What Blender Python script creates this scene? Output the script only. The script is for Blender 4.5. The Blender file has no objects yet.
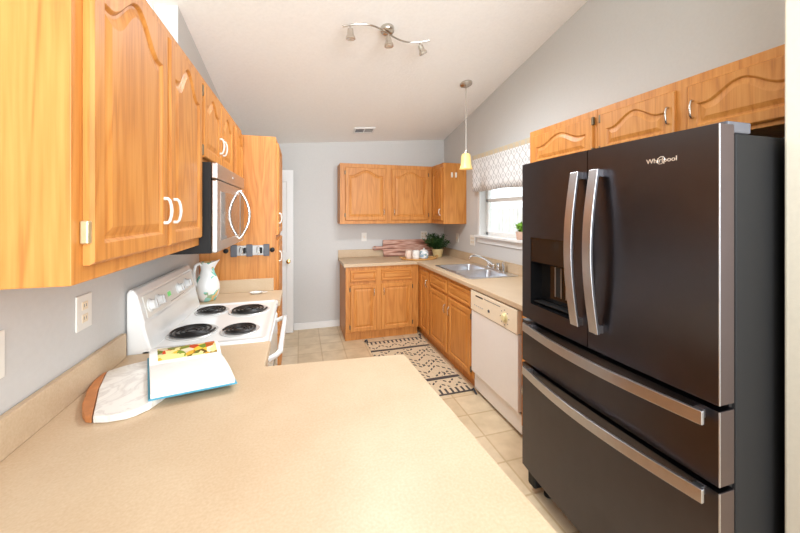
import bpy, bmesh, math, random
from mathutils import Vector, Matrix
random.seed(4)
SC = bpy.context.scene
COL = SC.collection
PI = math.pi

# ------------------------------------------------------------------ camera, world, lights, exposure
H = 1.5163
cam_d = bpy.data.cameras.new('camera')
cam = bpy.data.objects.new('camera', cam_d)
COL.objects.link(cam)
cam.location = (0, 0, H)
cam.rotation_euler = (PI / 2, 0, -0.2875)
cam_d.sensor_width = 36
cam_d.lens = 336.13 / 800 * 36
cam_d.shift_y = -(266.5 - 212.48) / 800
cam_d.clip_start = 0.02
SC.camera = cam

SC.view_settings.view_transform = 'Standard'
SC.view_settings.look = 'None'
SC.view_settings.gamma = 1
SC.view_settings.use_curve_mapping = False
SC.view_settings.exposure = 0.43

world = bpy.data.worlds.new('world')
SC.world = world
world.use_nodes = True
wb = world.node_tree.nodes['Background']
wb.inputs[0].default_value = (0.93, 0.97, 1.0, 1)
wb.inputs[1].default_value = 1.6


def area(name, loc, target, sx, sy, power, col=(1, 1, 1)):
    d = bpy.data.lights.new(name, 'AREA')
    d.shape = 'RECTANGLE'
    d.size, d.size_y, d.energy, d.color = sx, sy, power, col
    o = bpy.data.objects.new(name, d)
    COL.objects.link(o)
    o.location = loc
    o.rotation_euler = (Vector(target) - Vector(loc)).to_track_quat('-Z', 'Y').to_euler()
    return o


sun_d = bpy.data.lights.new('rear_fill_sun', 'SUN')  # soft wide sun added as even fill through the open rear
sun_d.energy, sun_d.angle, sun_d.color = 0.25, math.radians(45), (1, 0.99, 0.98)
sun = bpy.data.objects.new('rear_fill_sun', sun_d)
COL.objects.link(sun)
sun.rotation_euler = Vector((0.04, 1, -0.22)).to_track_quat('-Z', 'Y').to_euler()
area('rear_fill_light', (0.65, -9.0, 1.3), (0.65, 2, 1.5), 5.0, 3.0, 450, (0.86, 0.94, 1.0))  # unseen fill light added far behind the camera to reach the far end
area('ceiling_fill', (0.65, -0.3, 1.95), (0.8, 4.0, 2.6), 1.6, 0.8, 20, (0.86, 0.94, 1.0))  # added fill aimed up at the far ceiling

XL, XR, D = -0.714, 2.015, 4.54


def ceil_z(x, y):
    return 2.417 + 0.188 * (D - y) + 0.082 * x


# ------------------------------------------------------------------ materials
def new_mat(name):
    m = bpy.data.materials.new(name)
    m.use_nodes = True
    nt = m.node_tree
    return m, nt, nt.nodes['Principled BSDF']


def nd(nt, typ, **kw):
    n = nt.nodes.new(typ)
    for k, v in kw.items():
        if k.startswith('i_'):
            n.inputs[k[2:].replace('_', ' ')].default_value = v
        else:
            setattr(n, k, v)
    return n


def ramp(nt, fac, stops):
    r = nt.nodes.new('ShaderNodeValToRGB')
    els = r.color_ramp.elements
    while len(els) < len(stops):
        els.new(0.5)
    for e, (p, c) in zip(els, stops):
        e.position = p
        e.color = (*c, 1)
    nt.links.new(fac, r.inputs[0])
    return r.outputs[0]


def lin(r, g, b):
    f = lambda c: (c / 255) / 12.92 if c / 255 <= 0.04045 else ((c / 255 + 0.055) / 1.055) ** 2.4
    return (f(r), f(g), f(b))


def plain(name, col, rough=0.5, metal=0.0, noise=0.06, scale=40.0, bump=0.0, coat=0.0, emit=None, spec=0.5):
    """colour broken up by a fine noise, optional bump"""
    m, nt, p = new_mat(name)
    tc = nd(nt, 'ShaderNodeTexCoord')
    nz = nd(nt, 'ShaderNodeTexNoise')
    nz.inputs['Scale'].default_value = scale
    nz.inputs['Detail'].default_value = 4
    nt.links.new(tc.outputs['Object'], nz.inputs['Vector'])
    lo = tuple(c * (1 - noise) for c in col)
    hi = tuple(min(1, c * (1 + noise)) for c in col)
    nt.links.new(ramp(nt, nz.outputs['Fac'], [(0.3, lo), (0.7, hi)]), p.inputs['Base Color'])
    p.inputs['Roughness'].default_value = rough
    p.inputs['Metallic'].default_value = metal
    p.inputs['Coat Weight'].default_value = coat
    p.inputs['Specular IOR Level'].default_value = spec
    if bump:
        b = nd(nt, 'ShaderNodeBump')
        b.inputs['Strength'].default_value = bump
        b.inputs['Distance'].default_value = 0.004
        nt.links.new(nz.outputs['Fac'], b.inputs['Height'])
        nt.links.new(b.outputs[0], p.inputs['Normal'])
    if emit:
        p.inputs['Emission Color'].default_value = (*emit[0], 1)
        p.inputs['Emission Strength'].default_value = emit[1]
    return m


def oak(name, axis, light, mid, dark, rough=0.48):
    """honey oak: long streaks of pores and slow cathedral bands along one axis"""
    m, nt, p = new_mat(name)
    tc = nd(nt, 'ShaderNodeTexCoord')
    oi = nd(nt, 'ShaderNodeObjectInfo')
    mul = nd(nt, 'ShaderNodeVectorMath', operation='SCALE')
    mul.inputs[0].default_value = (7.3, 5.1, 3.7)
    nt.links.new(oi.outputs['Random'], mul.inputs['Scale'])
    add = nd(nt, 'ShaderNodeVectorMath', operation='ADD')
    nt.links.new(tc.outputs['Object'], add.inputs[0])
    nt.links.new(mul.outputs[0], add.inputs[1])
    sc = [9.0, 9.0, 9.0]
    sc['xyz'.index(axis)] = 0.9
    mp = nd(nt, 'ShaderNodeMapping')
    mp.inputs['Scale'].default_value = sc
    nt.links.new(add.outputs[0], mp.inputs['Vector'])
    n1 = nd(nt, 'ShaderNodeTexNoise')
    n1.inputs['Scale'].default_value = 1.1
    n1.inputs['Detail'].default_value = 2
    n1.inputs['Distortion'].default_value = 0.6
    nt.links.new(mp.outputs[0], n1.inputs['Vector'])
    rings = nd(nt, 'ShaderNodeMath', operation='MULTIPLY')
    rings.inputs[1].default_value = 38.0
    nt.links.new(n1.outputs['Fac'], rings.inputs[0])
    sn = nd(nt, 'ShaderNodeMath', operation='SINE')
    nt.links.new(rings.outputs[0], sn.inputs[0])
    mr = nd(nt, 'ShaderNodeMapRange')
    mr.inputs['From Min'].default_value = -1
    nt.links.new(sn.outputs[0], mr.inputs['Value'])
    sc2 = [150.0, 150.0, 150.0]
    sc2['xyz'.index(axis)] = 5.0
    mp2 = nd(nt, 'ShaderNodeMapping')
    mp2.inputs['Scale'].default_value = sc2
    nt.links.new(add.outputs[0], mp2.inputs['Vector'])
    n2 = nd(nt, 'ShaderNodeTexNoise')
    n2.inputs['Scale'].default_value = 1.0
    n2.inputs['Detail'].default_value = 3
    nt.links.new(mp2.outputs[0], n2.inputs['Vector'])
    mx = nd(nt, 'ShaderNodeMath', operation='MULTIPLY_ADD')
    mx.inputs[1].default_value = 0.30
    nt.links.new(mr.outputs[0], mx.inputs[0])
    m3 = nd(nt, 'ShaderNodeMath', operation='MULTIPLY')
    m3.inputs[1].default_value = 0.70
    nt.links.new(n2.outputs['Fac'], m3.inputs[0])
    nt.links.new(m3.outputs[0], mx.inputs[2])
    nt.links.new(ramp(nt, mx.outputs[0], [(0.15, dark), (0.45, mid), (0.8, light)]), p.inputs['Base Color'])
    p.inputs['Roughness'].default_value = rough
    p.inputs['Coat Weight'].default_value = 0.06
    p.inputs['Coat Roughness'].default_value = 0.35
    b = nd(nt, 'ShaderNodeBump')
    b.inputs['Strength'].default_value = 0.08
    b.inputs['Distance'].default_value = 0.002
    nt.links.new(n2.outputs['Fac'], b.inputs['Height'])
    nt.links.new(b.outputs[0], p.inputs['Normal'])
    return m


OL, OM, OD = lin(211, 145, 72), lin(199, 129, 56), lin(173, 104, 40)
M = {}
M['oak_z'] = oak('honey_oak_upright_grain', 'z', OL, OM, OD)
M['oak_x'] = oak('honey_oak_grain_along_far_wall', 'x', OL, OM, OD)
M['oak_y'] = oak('honey_oak_grain_along_side_walls', 'y', OL, OM, OD)
M['wall'] = plain('greige_wall_paint', lin(207, 205, 202), 0.75, noise=0.015, scale=60, bump=0.12)
M['wall_cream'] = plain('cream_wall_paint', lin(222, 213, 195), 0.75, noise=0.02, scale=60, bump=0.15)
M['wall_mint'] = plain('pale_mint_wall_paint', lin(216, 226, 214), 0.75, noise=0.015, scale=60, bump=0.1)
M['ceiling'] = plain('cream_textured_ceiling', lin(250, 248, 245), 0.85, noise=0.02, scale=45, bump=0.5)
M['trim'] = plain('white_trim_paint', lin(236, 235, 233), 0.4, noise=0.01)
M['white'] = plain('white_enamel', lin(240, 240, 238), 0.18, noise=0.01, coat=0.4)
M['plastic'] = plain('white_plastic', lin(236, 232, 224), 0.35, noise=0.01)
M['almond'] = plain('almond_plastic', lin(238, 222, 196), 0.35, noise=0.01)
M['dw'] = plain('white_dishwasher_enamel', lin(236, 230, 225), 0.3, noise=0.01, coat=0.2)
M['steel'] = plain('brushed_steel', (0.55, 0.52, 0.49), 0.30, 1.0, noise=0.05, scale=90)
M['sink_steel'] = plain('window_tinted_steel', (0.74, 0.77, 0.82), 0.32, 1.0, noise=0.04, scale=90)  # cooler and lighter: the window's reflection is put into the colour
M['chrome'] = plain('chrome', (0.78, 0.77, 0.75), 0.12, 1.0, noise=0.02)
M['nickel'] = plain('satin_nickel', (0.60, 0.55, 0.49), 0.25, 1.0, noise=0.03)
M['whitemetal'] = plain('white_lacquered_metal', lin(226, 222, 214), 0.25, noise=0.02)
M['brass'] = plain('brass', (0.72, 0.50, 0.20), 0.25, 1.0, noise=0.05)
M['hinge_dark'] = plain('antique_brass', (0.16, 0.12, 0.07), 0.4, 0.7, noise=0.1)
M['hinge_pale'] = plain('pale_brass', (0.66, 0.58, 0.36), 0.35, 0.7, noise=0.05)
M['black'] = plain('black_plastic', lin(28, 27, 27), 0.5, noise=0.1, spec=0.25)
M['black_gloss'] = plain('black_gloss', lin(22, 22, 23), 0.08, noise=0.05)
M['pan_ring'] = plain('bright_pan_ring', lin(214, 212, 209), 0.25, 0.2, noise=0.02)
M['coil'] = plain('burner_coil', lin(36, 32, 30), 0.45, 0.2, noise=0.15)
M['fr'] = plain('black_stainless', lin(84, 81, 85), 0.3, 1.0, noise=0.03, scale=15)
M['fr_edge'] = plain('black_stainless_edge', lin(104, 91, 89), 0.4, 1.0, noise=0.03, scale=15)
M['fr_side'] = plain('dark_grey_cabinet_steel', lin(32, 31, 31), 0.6, noise=0.05, scale=200, bump=0.05, spec=0.2)
M['fr_handle'] = plain('warm_stainless_handle', (0.50, 0.50, 0.52), 0.32, 1.0, noise=0.03)
M['grey'] = plain('grey_plastic', lin(128, 128, 130), 0.4, noise=0.04)
M['darkgrey'] = plain('dark_grey_plastic', lin(84, 84, 90), 0.4, noise=0.05)
M['lightgrey'] = plain('light_grey_metal', lin(176, 174, 172), 0.35, 0.3, noise=0.05)
M['green_led'] = plain('green_display', (0.02, 0.12, 0.03), 0.3, emit=((0.15, 0.8, 0.2), 0.5))
M['cork'] = plain('acacia_wood', lin(190, 122, 72), 0.45, noise=0.15, scale=30)
M['bamboo'] = plain('bamboo', lin(214, 162, 98), 0.45, noise=0.1, scale=25)
M['pot'] = plain('cream_pot', lin(222, 200, 146), 0.5, noise=0.05)
M['terracotta'] = plain('blush_clay', lin(226, 190, 170), 0.6, noise=0.05)
M['leaf_dark'] = plain('dark_leaf', lin(52, 84, 40), 0.5, noise=0.4, scale=30)
M['leaf_light'] = plain('bright_leaf', lin(128, 176, 60), 0.45, noise=0.3, scale=30)
M['soil'] = plain('soil', lin(60, 42, 30), 0.9, noise=0.3)
M['ceramic'] = plain('white_ceramic', lin(240, 238, 234), 0.15, noise=0.01, coat=0.5)
M['blue_cover'] = plain('turquoise_cover', lin(70, 160, 190), 0.4, noise=0.05)
M['shade'] = plain('cream_frosted_glass', lin(240, 208, 132), 0.4, noise=0.03, emit=((1.0, 0.74, 0.34), 0.12))
M['bulb'] = plain('reflector_bulb', lin(236, 230, 220), 0.1, 0.6, noise=0.02)
M['fence'] = plain('whitewashed_fence', lin(225, 222, 216), 0.8, noise=0.12, scale=6)
M['ground'] = plain('pale_gravel', lin(190, 184, 170), 0.9, noise=0.2, scale=20)
M['tassel'] = plain('charcoal_yarn', lin(62, 62, 66), 0.9, noise=0.3, scale=60, bump=0.5)


def mat_laminate():
    m, nt, p = new_mat('beige_laminate')
    tc = nd(nt, 'ShaderNodeTexCoord')
    a = nd(nt, 'ShaderNodeTexNoise')
    a.inputs['Scale'].default_value = 5
    a.inputs['Detail'].default_value = 5
    a.inputs['Roughness'].default_value = 0.65
    b = nd(nt, 'ShaderNodeTexNoise')
    b.inputs['Scale'].default_value = 160
    b.inputs['Detail'].default_value = 2
    nt.links.new(tc.outputs['Object'], a.inputs['Vector'])
    nt.links.new(tc.outputs['Object'], b.inputs['Vector'])
    mx = nd(nt, 'ShaderNodeMath', operation='MULTIPLY_ADD')
    mx.inputs[1].default_value = 0.45
    nt.links.new(b.outputs['Fac'], mx.inputs[0])
    m2 = nd(nt, 'ShaderNodeMath', operation='MULTIPLY')
    m2.inputs[1].default_value = 0.55
    nt.links.new(a.outputs['Fac'], m2.inputs[0])
    nt.links.new(m2.outputs[0], mx.inputs[2])
    nt.links.new(ramp(nt, mx.outputs[0], [(0.35, lin(195, 168, 136)), (0.65, lin(207, 184, 154))]), p.inputs['Base Color'])
    p.inputs['Roughness'].default_value = 0.40
    p.inputs['Specular IOR Level'].default_value = 0.32
    return m


M['laminate'] = mat_laminate()


def mat_floor():
    m, nt, p = new_mat('beige_tile_floor')
    tc = nd(nt, 'ShaderNodeTexCoord')
    mp = nd(nt, 'ShaderNodeMapping')
    mp.inputs['Location'].default_value = (0.07, 0.03, 0)
    nt.links.new(tc.outputs['Object'], mp.inputs['Vector'])
    br = nd(nt, 'ShaderNodeTexBrick')
    br.offset = 0.0
    br.inputs['Scale'].default_value = 1.0
    br.inputs['Brick Width'].default_value = 0.245
    br.inputs['Row Height'].default_value = 0.245
    br.inputs['Mortar Size'].default_value = 0.007
    br.inputs['Mortar Smooth'].default_value = 0.3
    br.inputs['Color1'].default_value = (*lin(232, 213, 182), 1)
    br.inputs['Color2'].default_value = (*lin(222, 199, 164), 1)
    br.inputs['Mortar'].default_value = (*lin(206, 180, 142), 1)
    nt.links.new(mp.outputs[0], br.inputs['Vector'])
    nz = nd(nt, 'ShaderNodeTexNoise')
    nz.inputs['Scale'].default_value = 9
    nz.inputs['Detail'].default_value = 5
    nt.links.new(tc.outputs['Object'], nz.inputs['Vector'])
    mix = nd(nt, 'ShaderNodeMix', data_type='RGBA', blend_type='MULTIPLY')
    mix.inputs[0].default_value = 1.0
    nt.links.new(br.outputs['Color'], mix.inputs[6])
    nt.links.new(ramp(nt, nz.outputs['Fac'], [(0.3, (0.80, 0.77, 0.72)), (0.7, (1, 1, 1))]), mix.inputs[7])
    nt.links.new(mix.outputs[2], p.inputs['Base Color'])
    p.inputs['Roughness'].default_value = 0.33
    b = nd(nt, 'ShaderNodeBump')
    b.inputs['Strength'].default_value = 0.15
    b.inputs['Distance'].default_value = 0.003
    b.invert = True
    nt.links.new(br.outputs['Fac'], b.inputs['Height'])
    nt.links.new(b.outputs[0], p.inputs['Normal'])
    return m


M['floor'] = mat_floor()


class NB:
    """tiny expression builder for patterns"""
    def __init__(s, nt):
        s.nt = nt

    def m(s, op, a, b=None, c=None):
        n = s.nt.nodes.new('ShaderNodeMath')
        n.operation = op
        for i, v in enumerate((a, b, c)):
            if v is None:
                continue
            if isinstance(v, (int, float)):
                n.inputs[i].default_value = v
            else:
                s.nt.links.new(v, n.inputs[i])
        return n.outputs[0]


def mat_rug(x0, x1, y0, y1):
    """cream flatweave with combs at both ends, charcoal bars and dashed zigzags (object coordinates = metres)"""
    m, nt, p = new_mat('cream_charcoal_flatweave')
    tc = nd(nt, 'ShaderNodeTexCoord')
    sp = nd(nt, 'ShaderNodeSeparateXYZ')
    nt.links.new(tc.outputs['Object'], sp.inputs[0])
    X, Y = sp.outputs[0], sp.outputs[1]
    b = NB(nt)
    L, W = (y1 - y0) / 2, (x1 - x0) / 2
    ay = b.m('ABSOLUTE', Y)
    ed = b.m('SUBTRACT', L, ay)                       # distance from nearer end
    # comb: dashes across x, in band 0.01..0.07
    comb = b.m('MULTIPLY', b.m('LESS_THAN', b.m('FRACT', b.m('MULTIPLY', X, 20.0)), 0.42),
               b.m('MULTIPLY', b.m('GREATER_THAN', ed, 0.012), b.m('LESS_THAN', ed, 0.085)))
    edge = b.m('LESS_THAN', ed, 0.012)
    bar = b.m('MULTIPLY', b.m('GREATER_THAN', ed, 0.245), b.m('LESS_THAN', ed, 0.29))
    # zigzag lines: y + tri(x)
    def zig(period, amp, pitch, thick, dash, off=0.0):
        tri = b.m('PINGPONG', b.m('ADD', X, 5.0 + off), period / 2)
        q = b.m('ADD', b.m('ADD', Y, 5.0), b.m('MULTIPLY', tri, amp))
        line = b.m('LESS_THAN', b.m('FRACT', b.m('DIVIDE', q, pitch)), thick)
        dsh = b.m('LESS_THAN', b.m('FRACT', b.m('MULTIPLY', X, dash)), 0.62)
        return b.m('MULTIPLY', line, dsh)
    field = b.m('GREATER_THAN', ed, 0.305)
    band = b.m('MULTIPLY', b.m('GREATER_THAN', ed, 0.105), b.m('LESS_THAN', ed, 0.23))
    z1 = b.m('MULTIPLY', zig(0.26, 1.0, 0.135, 0.20, 24.0), field)
    z1b = b.m('MULTIPLY', b.m('MULTIPLY', zig(0.26, -1.0, 0.27, 0.10, 24.0, 0.065), field), 1.0)
    z2 = b.m('MULTIPLY', zig(0.16, 1.0, 0.10, 0.26, 26.0), band)
    tot = b.m('MAXIMUM', b.m('MAXIMUM', b.m('MAXIMUM', comb, edge), b.m('MAXIMUM', bar, z1)), b.m('MAXIMUM', z2, z1b))
    nz = nd(nt, 'ShaderNodeTexNoise')
    nz.inputs['Scale'].default_value = 120
    nt.links.new(tc.outputs['Object'], nz.inputs['Vector'])
    mix = nd(nt, 'ShaderNodeMix', data_type='RGBA')
    nt.links.new(tot, mix.inputs[0])
    nt.links.new(ramp(nt, nz.outputs['Fac'], [(0.3, lin(206, 184, 150)), (0.7, lin(226, 208, 178))]), mix.inputs[6])
    mix.inputs[7].default_value = (*lin(76, 68, 66), 1)
    nt.links.new(mix.outputs[2], p.inputs['Base Color'])
    p.inputs['Roughness'].default_value = 0.9
    bp = nd(nt, 'ShaderNodeBump')
    bp.inputs['Strength'].default_value = 0.5
    bp.inputs['Distance'].default_value = 0.003
    nt.links.new(nz.outputs['Fac'], bp.inputs['Height'])
    nt.links.new(bp.outputs[0], p.inputs['Normal'])
    return m


def mat_valance():
    """off-white cloth printed with grey ogees and a tan heading band"""
    m, nt, p = new_mat('ogee_print_cloth')
    tc = nd(nt, 'ShaderNodeTexCoord')
    sp = nd(nt, 'ShaderNodeSeparateXYZ')
    nt.links.new(tc.outputs['Object'], sp.inputs[0])
    Y, Z = sp.outputs[1], sp.outputs[2]
    b = NB(nt)
    py, pz = 0.088, 0.105
    ry = b.m('ABSOLUTE', b.m('SUBTRACT', b.m('FRACT', b.m('DIVIDE', Y, py)), 0.5))
    rz = b.m('DIVIDE', Z, pz)
    wave = b.m('MULTIPLY', b.m('ADD', b.m('SINE', b.m('MULTIPLY', rz, 2 * PI)), 1.0), 0.22)
    d1 = b.m('ABSOLUTE', b.m('SUBTRACT', ry, b.m('ADD', wave, 0.03)))
    ogee = b.m('LESS_THAN', d1, 0.075)
    dot = b.m('LESS_THAN', b.m('ADD', b.m('MULTIPLY', b.m('POWER', b.m('SUBTRACT', ry, 0.0), 2.0), 1.0),
                             b.m('POWER', b.m('SUBTRACT', b.m('FRACT', b.m('ADD', rz, 0.25)), 0.5), 2.0)), 0.025)
    pat = b.m('MAXIMUM', ogee, b.m('MULTIPLY', dot, 0.7))
    mix = nd(nt, 'ShaderNodeMix', data_type='RGBA')
    nt.links.new(b.m('MULTIPLY', pat, 0.62), mix.inputs[0])
    mix.inputs[6].default_value = (*lin(236, 236, 236), 1)
    mix.inputs[7].default_value = (*lin(158, 157, 160), 1)
    # heading band: tan printed row at the top (z above .36 from the valance base)
    top = b.m('GREATER_THAN', Z, 0.375)
    mix2 = nd(nt, 'ShaderNodeMix', data_type='RGBA')
    nt.links.new(b.m('MULTIPLY', top, b.m('SUBTRACT', 0.80, b.m('MULTIPLY', pat, 0.45))), mix2.inputs[0])
    nt.links.new(mix.outputs[2], mix2.inputs[6])
    mix2.inputs[7].default_value = (*lin(196, 172, 126), 1)
    nt.links.new(mix2.outputs[2], p.inputs['Base Color'])
    p.inputs['Roughness'].default_value = 0.9
    return m


M['valance'] = mat_valance()


def mat_marble():
    m, nt, p = new_mat('white_marble')
    tc = nd(nt, 'ShaderNodeTexCoord')
    nz = nd(nt, 'ShaderNodeTexNoise')
    nz.inputs['Scale'].default_value = 7
    nz.inputs['Detail'].default_value = 6
    nz.inputs['Distortion'].default_value = 2.2
    nt.links.new(tc.outputs['Object'], nz.inputs['Vector'])
    nt.links.new(ramp(nt, nz.outputs['Fac'], [(0.30, lin(228, 222, 212)), (0.40, lin(240, 236, 228)), (0.47, lin(222, 216, 208)), (0.53, lin(242, 238, 230))]), p.inputs['Base Color'])
    p.inputs['Roughness'].default_value = 0.3
    return m


M['marble'] = mat_marble()


def mat_planks():
    """plank cutting board: long bands of rosy and brown wood"""
    m, nt, p = new_mat('rosy_plank_wood')
    tc = nd(nt, 'ShaderNodeTexCoord')
    mp = nd(nt, 'ShaderNodeMapping')
    mp.inputs['Scale'].default_value = (2.2, 1, 26)
    nt.links.new(tc.outputs['Object'], mp.inputs['Vector'])
    nz = nd(nt, 'ShaderNodeTexNoise')
    nz.inputs['Scale'].default_value = 1
    nz.inputs['Detail'].default_value = 3
    nt.links.new(mp.outputs[0], nz.inputs['Vector'])
    nt.links.new(ramp(nt, nz.outputs['Fac'], [(0.36, lin(108, 64, 46)), (0.45, lin(170, 114, 92)), (0.53, lin(212, 172, 154)), (0.61, lin(176, 120, 96)), (0.68, lin(120, 72, 50))]), p.inputs['Base Color'])
    p.inputs['Roughness'].default_value = 0.42
    return m


M['planks'] = mat_planks()


def mat_floral(name, base, cols, scale, lo=0.56):
    m, nt, p = new_mat(name)
    tc = nd(nt, 'ShaderNodeTexCoord')
    a = nd(nt, 'ShaderNodeTexNoise')
    a.inputs['Scale'].default_value = scale
    a.inputs['Detail'].default_value = 3
    nt.links.new(tc.outputs['Object'], a.inputs['Vector'])
    c = nd(nt, 'ShaderNodeTexVoronoi')
    c.inputs['Scale'].default_value = scale * 2.2
    nt.links.new(tc.outputs['Object'], c.inputs['Vector'])
    sepc = nd(nt, 'ShaderNodeSeparateColor')
    nt.links.new(c.outputs['Color'], sepc.inputs[0])
    n = len(cols)
    colr = ramp(nt, sepc.outputs[0], [((i + 0.5) / n, k) for i, k in enumerate(cols)])
    b = NB(nt)
    mask = b.m('GREATER_THAN', a.outputs['Fac'], lo)
    mix = nd(nt, 'ShaderNodeMix', data_type='RGBA')
    nt.links.new(mask, mix.inputs[0])
    mix.inputs[6].default_value = (*base, 1)
    nt.links.new(colr, mix.inputs[7])
    nt.links.new(mix.outputs[2], p.inputs['Base Color'])
    p.inputs['Roughness'].default_value = 0.25
    return m


M['floral'] = mat_floral('teal_floral_glaze', lin(240, 238, 234), [lin(120, 205, 190), lin(160, 215, 205), lin(96, 178, 150), lin(225, 190, 130)], 13, 0.56)
M['floral_blue'] = mat_floral('blue_floral_glaze', lin(236, 238, 240), [lin(150, 175, 205), lin(170, 200, 190), lin(130, 160, 150)], 30, 0.5)
M['food_page'] = mat_floral('printed_food_page', lin(236, 220, 150), [lin(226, 190, 70), lin(206, 60, 40), lin(120, 150, 60), lin(110, 60, 40), lin(240, 226, 190)], 16, 0.47)
M['paper'] = plain('white_paper', lin(242, 240, 234), 0.7, noise=0.02, scale=25)


def mat_glass():
    m, nt, p = new_mat('window_glass')
    out = nt.nodes['Material Output']
    tr = nd(nt, 'ShaderNodeBsdfTransparent')
    tr.inputs[0].default_value = (0.95, 0.97, 0.97, 1)
    gl = nd(nt, 'ShaderNodeBsdfGlossy')
    gl.inputs['Roughness'].default_value = 0.02
    mx = nd(nt, 'ShaderNodeMixShader')
    mx.inputs[0].default_value = 0.05
    nt.links.new(tr.outputs[0], mx.inputs[1])
    nt.links.new(gl.outputs[0], mx.inputs[2])
    nt.links.new(mx.outputs[0], out.inputs['Surface'])
    return m


M['glass'] = mat_glass()


# ------------------------------------------------------------------ mesh helpers
def wloc(o):
    v = Vector((0, 0, 0))
    while o:
        v += o.location
        o = o.parent
    return v


class MB:
    def __init__(s):
        s.bm = bmesh.new()

    def face(s, pts):
        return s.bm.faces.new([s.bm.verts.new(p) for p in pts])

    def box(s, a, b):
        x0, y0, z0 = a
        x1, y1, z1 = b
        v = [s.bm.verts.new((x, y, z)) for x in (x0, x1) for y in (y0, y1) for z in (z0, z1)]
        for f in ((0, 1, 3, 2), (4, 6, 7, 5), (0, 4, 5, 1), (2, 3, 7, 6), (0, 2, 6, 4), (1, 5, 7, 3)):
            s.bm.faces.new([v[i] for i in f])
        return s

    def loops(s, loops, closed=True, cap0=True, cap1=True):
        vs = [[s.bm.verts.new(p) for p in l] for l in loops]
        n = len(vs[0])
        for a, b in zip(vs, vs[1:]):
            for i in range(n if closed else n - 1):
                j = (i + 1) % n
                s.bm.faces.new((a[i], a[j], b[j], b[i]))
        if closed and cap0:
            s.bm.faces.new(vs[0][::-1])
        if closed and cap1:
            s.bm.faces.new(vs[-1])
        return s

    def lathe(s, prof, c=(0, 0, 0), n=28, axis='z', cap0=True, cap1=True, sx=1.0, sy=1.0):
        """prof: (radius, height) pairs"""
        L = []
        for r, h in prof:
            l = []
            for i in range(n):
                a = 2 * PI * i / n
                p = (r * math.cos(a) * sx, r * math.sin(a) * sy, h)
                if axis == 'x':
                    p = (p[2], p[0], p[1])
                elif axis == 'y':
                    p = (p[1], p[2], p[0])
                l.append((c[0] + p[0], c[1] + p[1], c[2] + p[2]))
            L.append(l)
        return s.loops(L, True, cap0, cap1)

    def tube(s, pts, r, n=10, closed=False):
        pts = [Vector(p) for p in pts]
        rr = r if isinstance(r, (list, tuple)) else [r] * len(pts)
        m = len(pts)
        L = []
        up = None
        for i, p in enumerate(pts):
            if closed:
                t = (pts[(i + 1) % m] - pts[i - 1]).normalized()
            else:
                t = (pts[min(i + 1, m - 1)] - pts[max(i - 1, 0)]).normalized()
            if up is None:
                up = t.orthogonal().normalized()
            up = (up - t * up.dot(t)).normalized()
            w = t.cross(up)
            L.append([tuple(p + (up * math.cos(2 * PI * k / n) + w * math.sin(2 * PI * k / n)) * rr[i]) for k in range(n)])
        if closed:
            L.append(L[0])
            return s.loops(L, True, False, False)
        return s.loops(L)

    def prism(s, outer, z0, z1, holes=()):
        """outline in xy with holes, extruded in z"""
        bm = s.bm
        fresh = []
        for z in (z0, z1):
            es = []
            for poly in [outer] + list(holes):
                vs = [bm.verts.new((p[0], p[1], z)) for p in poly]
                es += [bm.edges.new((vs[i], vs[(i + 1) % len(vs)])) for i in range(len(vs))]
            bmesh.ops.triangle_fill(bm, use_beauty=True, use_dissolve=False, edges=es)
        for poly in [outer] + list(holes):
            n = len(poly)
            for i in range(n):
                a, b = poly[i], poly[(i + 1) % n]
                s.face([(a[0], a[1], z0), (b[0], b[1], z0), (b[0], b[1], z1), (a[0], a[1], z1)])
        return s

    def sweep(s, sec, f):
        pass

    def build(s, name, mat, parent=None, smooth=False, bevel=0.0, local=False, seg=2, base=None):
        bm = s.bm
        bmesh.ops.remove_doubles(bm, verts=bm.verts, dist=1e-5)
        bmesh.ops.recalc_face_normals(bm, faces=bm.faces)
        me = bpy.data.meshes.new(name)
        o = bpy.data.objects.new(name, me)
        COL.objects.link(o)
        if parent is not None:
            o.parent = parent
            if not local:
                bmesh.ops.translate(bm, verts=bm.verts, vec=-wloc(parent))
        elif not local:
            if base is None:
                xs = [v.co for v in bm.verts]
                base = Vector(((min(c.x for c in xs) + max(c.x for c in xs)) / 2, (min(c.y for c in xs) + max(c.y for c in xs)) / 2, min(c.z for c in xs)))
            bmesh.ops.translate(bm, verts=bm.verts, vec=-Vector(base))
            o.location = base
        if smooth:
            for f in bm.faces:
                f.smooth = True
        bm.to_mesh(me)
        bm.free()
        me.materials.append(M[mat] if isinstance(mat, str) else mat)
        if smooth:
            try:
                me.set_sharp_from_angle(angle=math.radians(42))
            except Exception:
                pass
        if bevel:
            b = o.modifiers.new('bevel', 'BEVEL')
            b.width, b.segments, b.limit_method, b.angle_limit = bevel, seg, 'ANGLE', math.radians(40)
        return o


def tag(o, label, cat, group=None):
    o['label'] = label
    o['category'] = cat
    if group:
        o['group'] = group
    return o


def thing(name, label, cat, loc=(0, 0, 0), group=None, rot=None):
    o = bpy.data.objects.new(name, None)
    COL.objects.link(o)
    o.empty_display_size = 0.05
    o.location = loc
    if rot:
        o.rotation_euler = rot
    return tag(o, label, cat, group)


def struct(o):
    o['kind'] = 'structure'
    return o


def copy_tree(o, parent=None):
    c = o.copy()
    COL.objects.link(c)
    if parent:
        c.parent = parent
    for ch in list(o.children):
        copy_tree(ch, c)
    return c


# ------------------------------------------------------------------ the setting
struct(MB().box((-3.0, -3.0, -0.05), (2.6, D + 0.12, 0.0)).build('floor', 'floor'))


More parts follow.
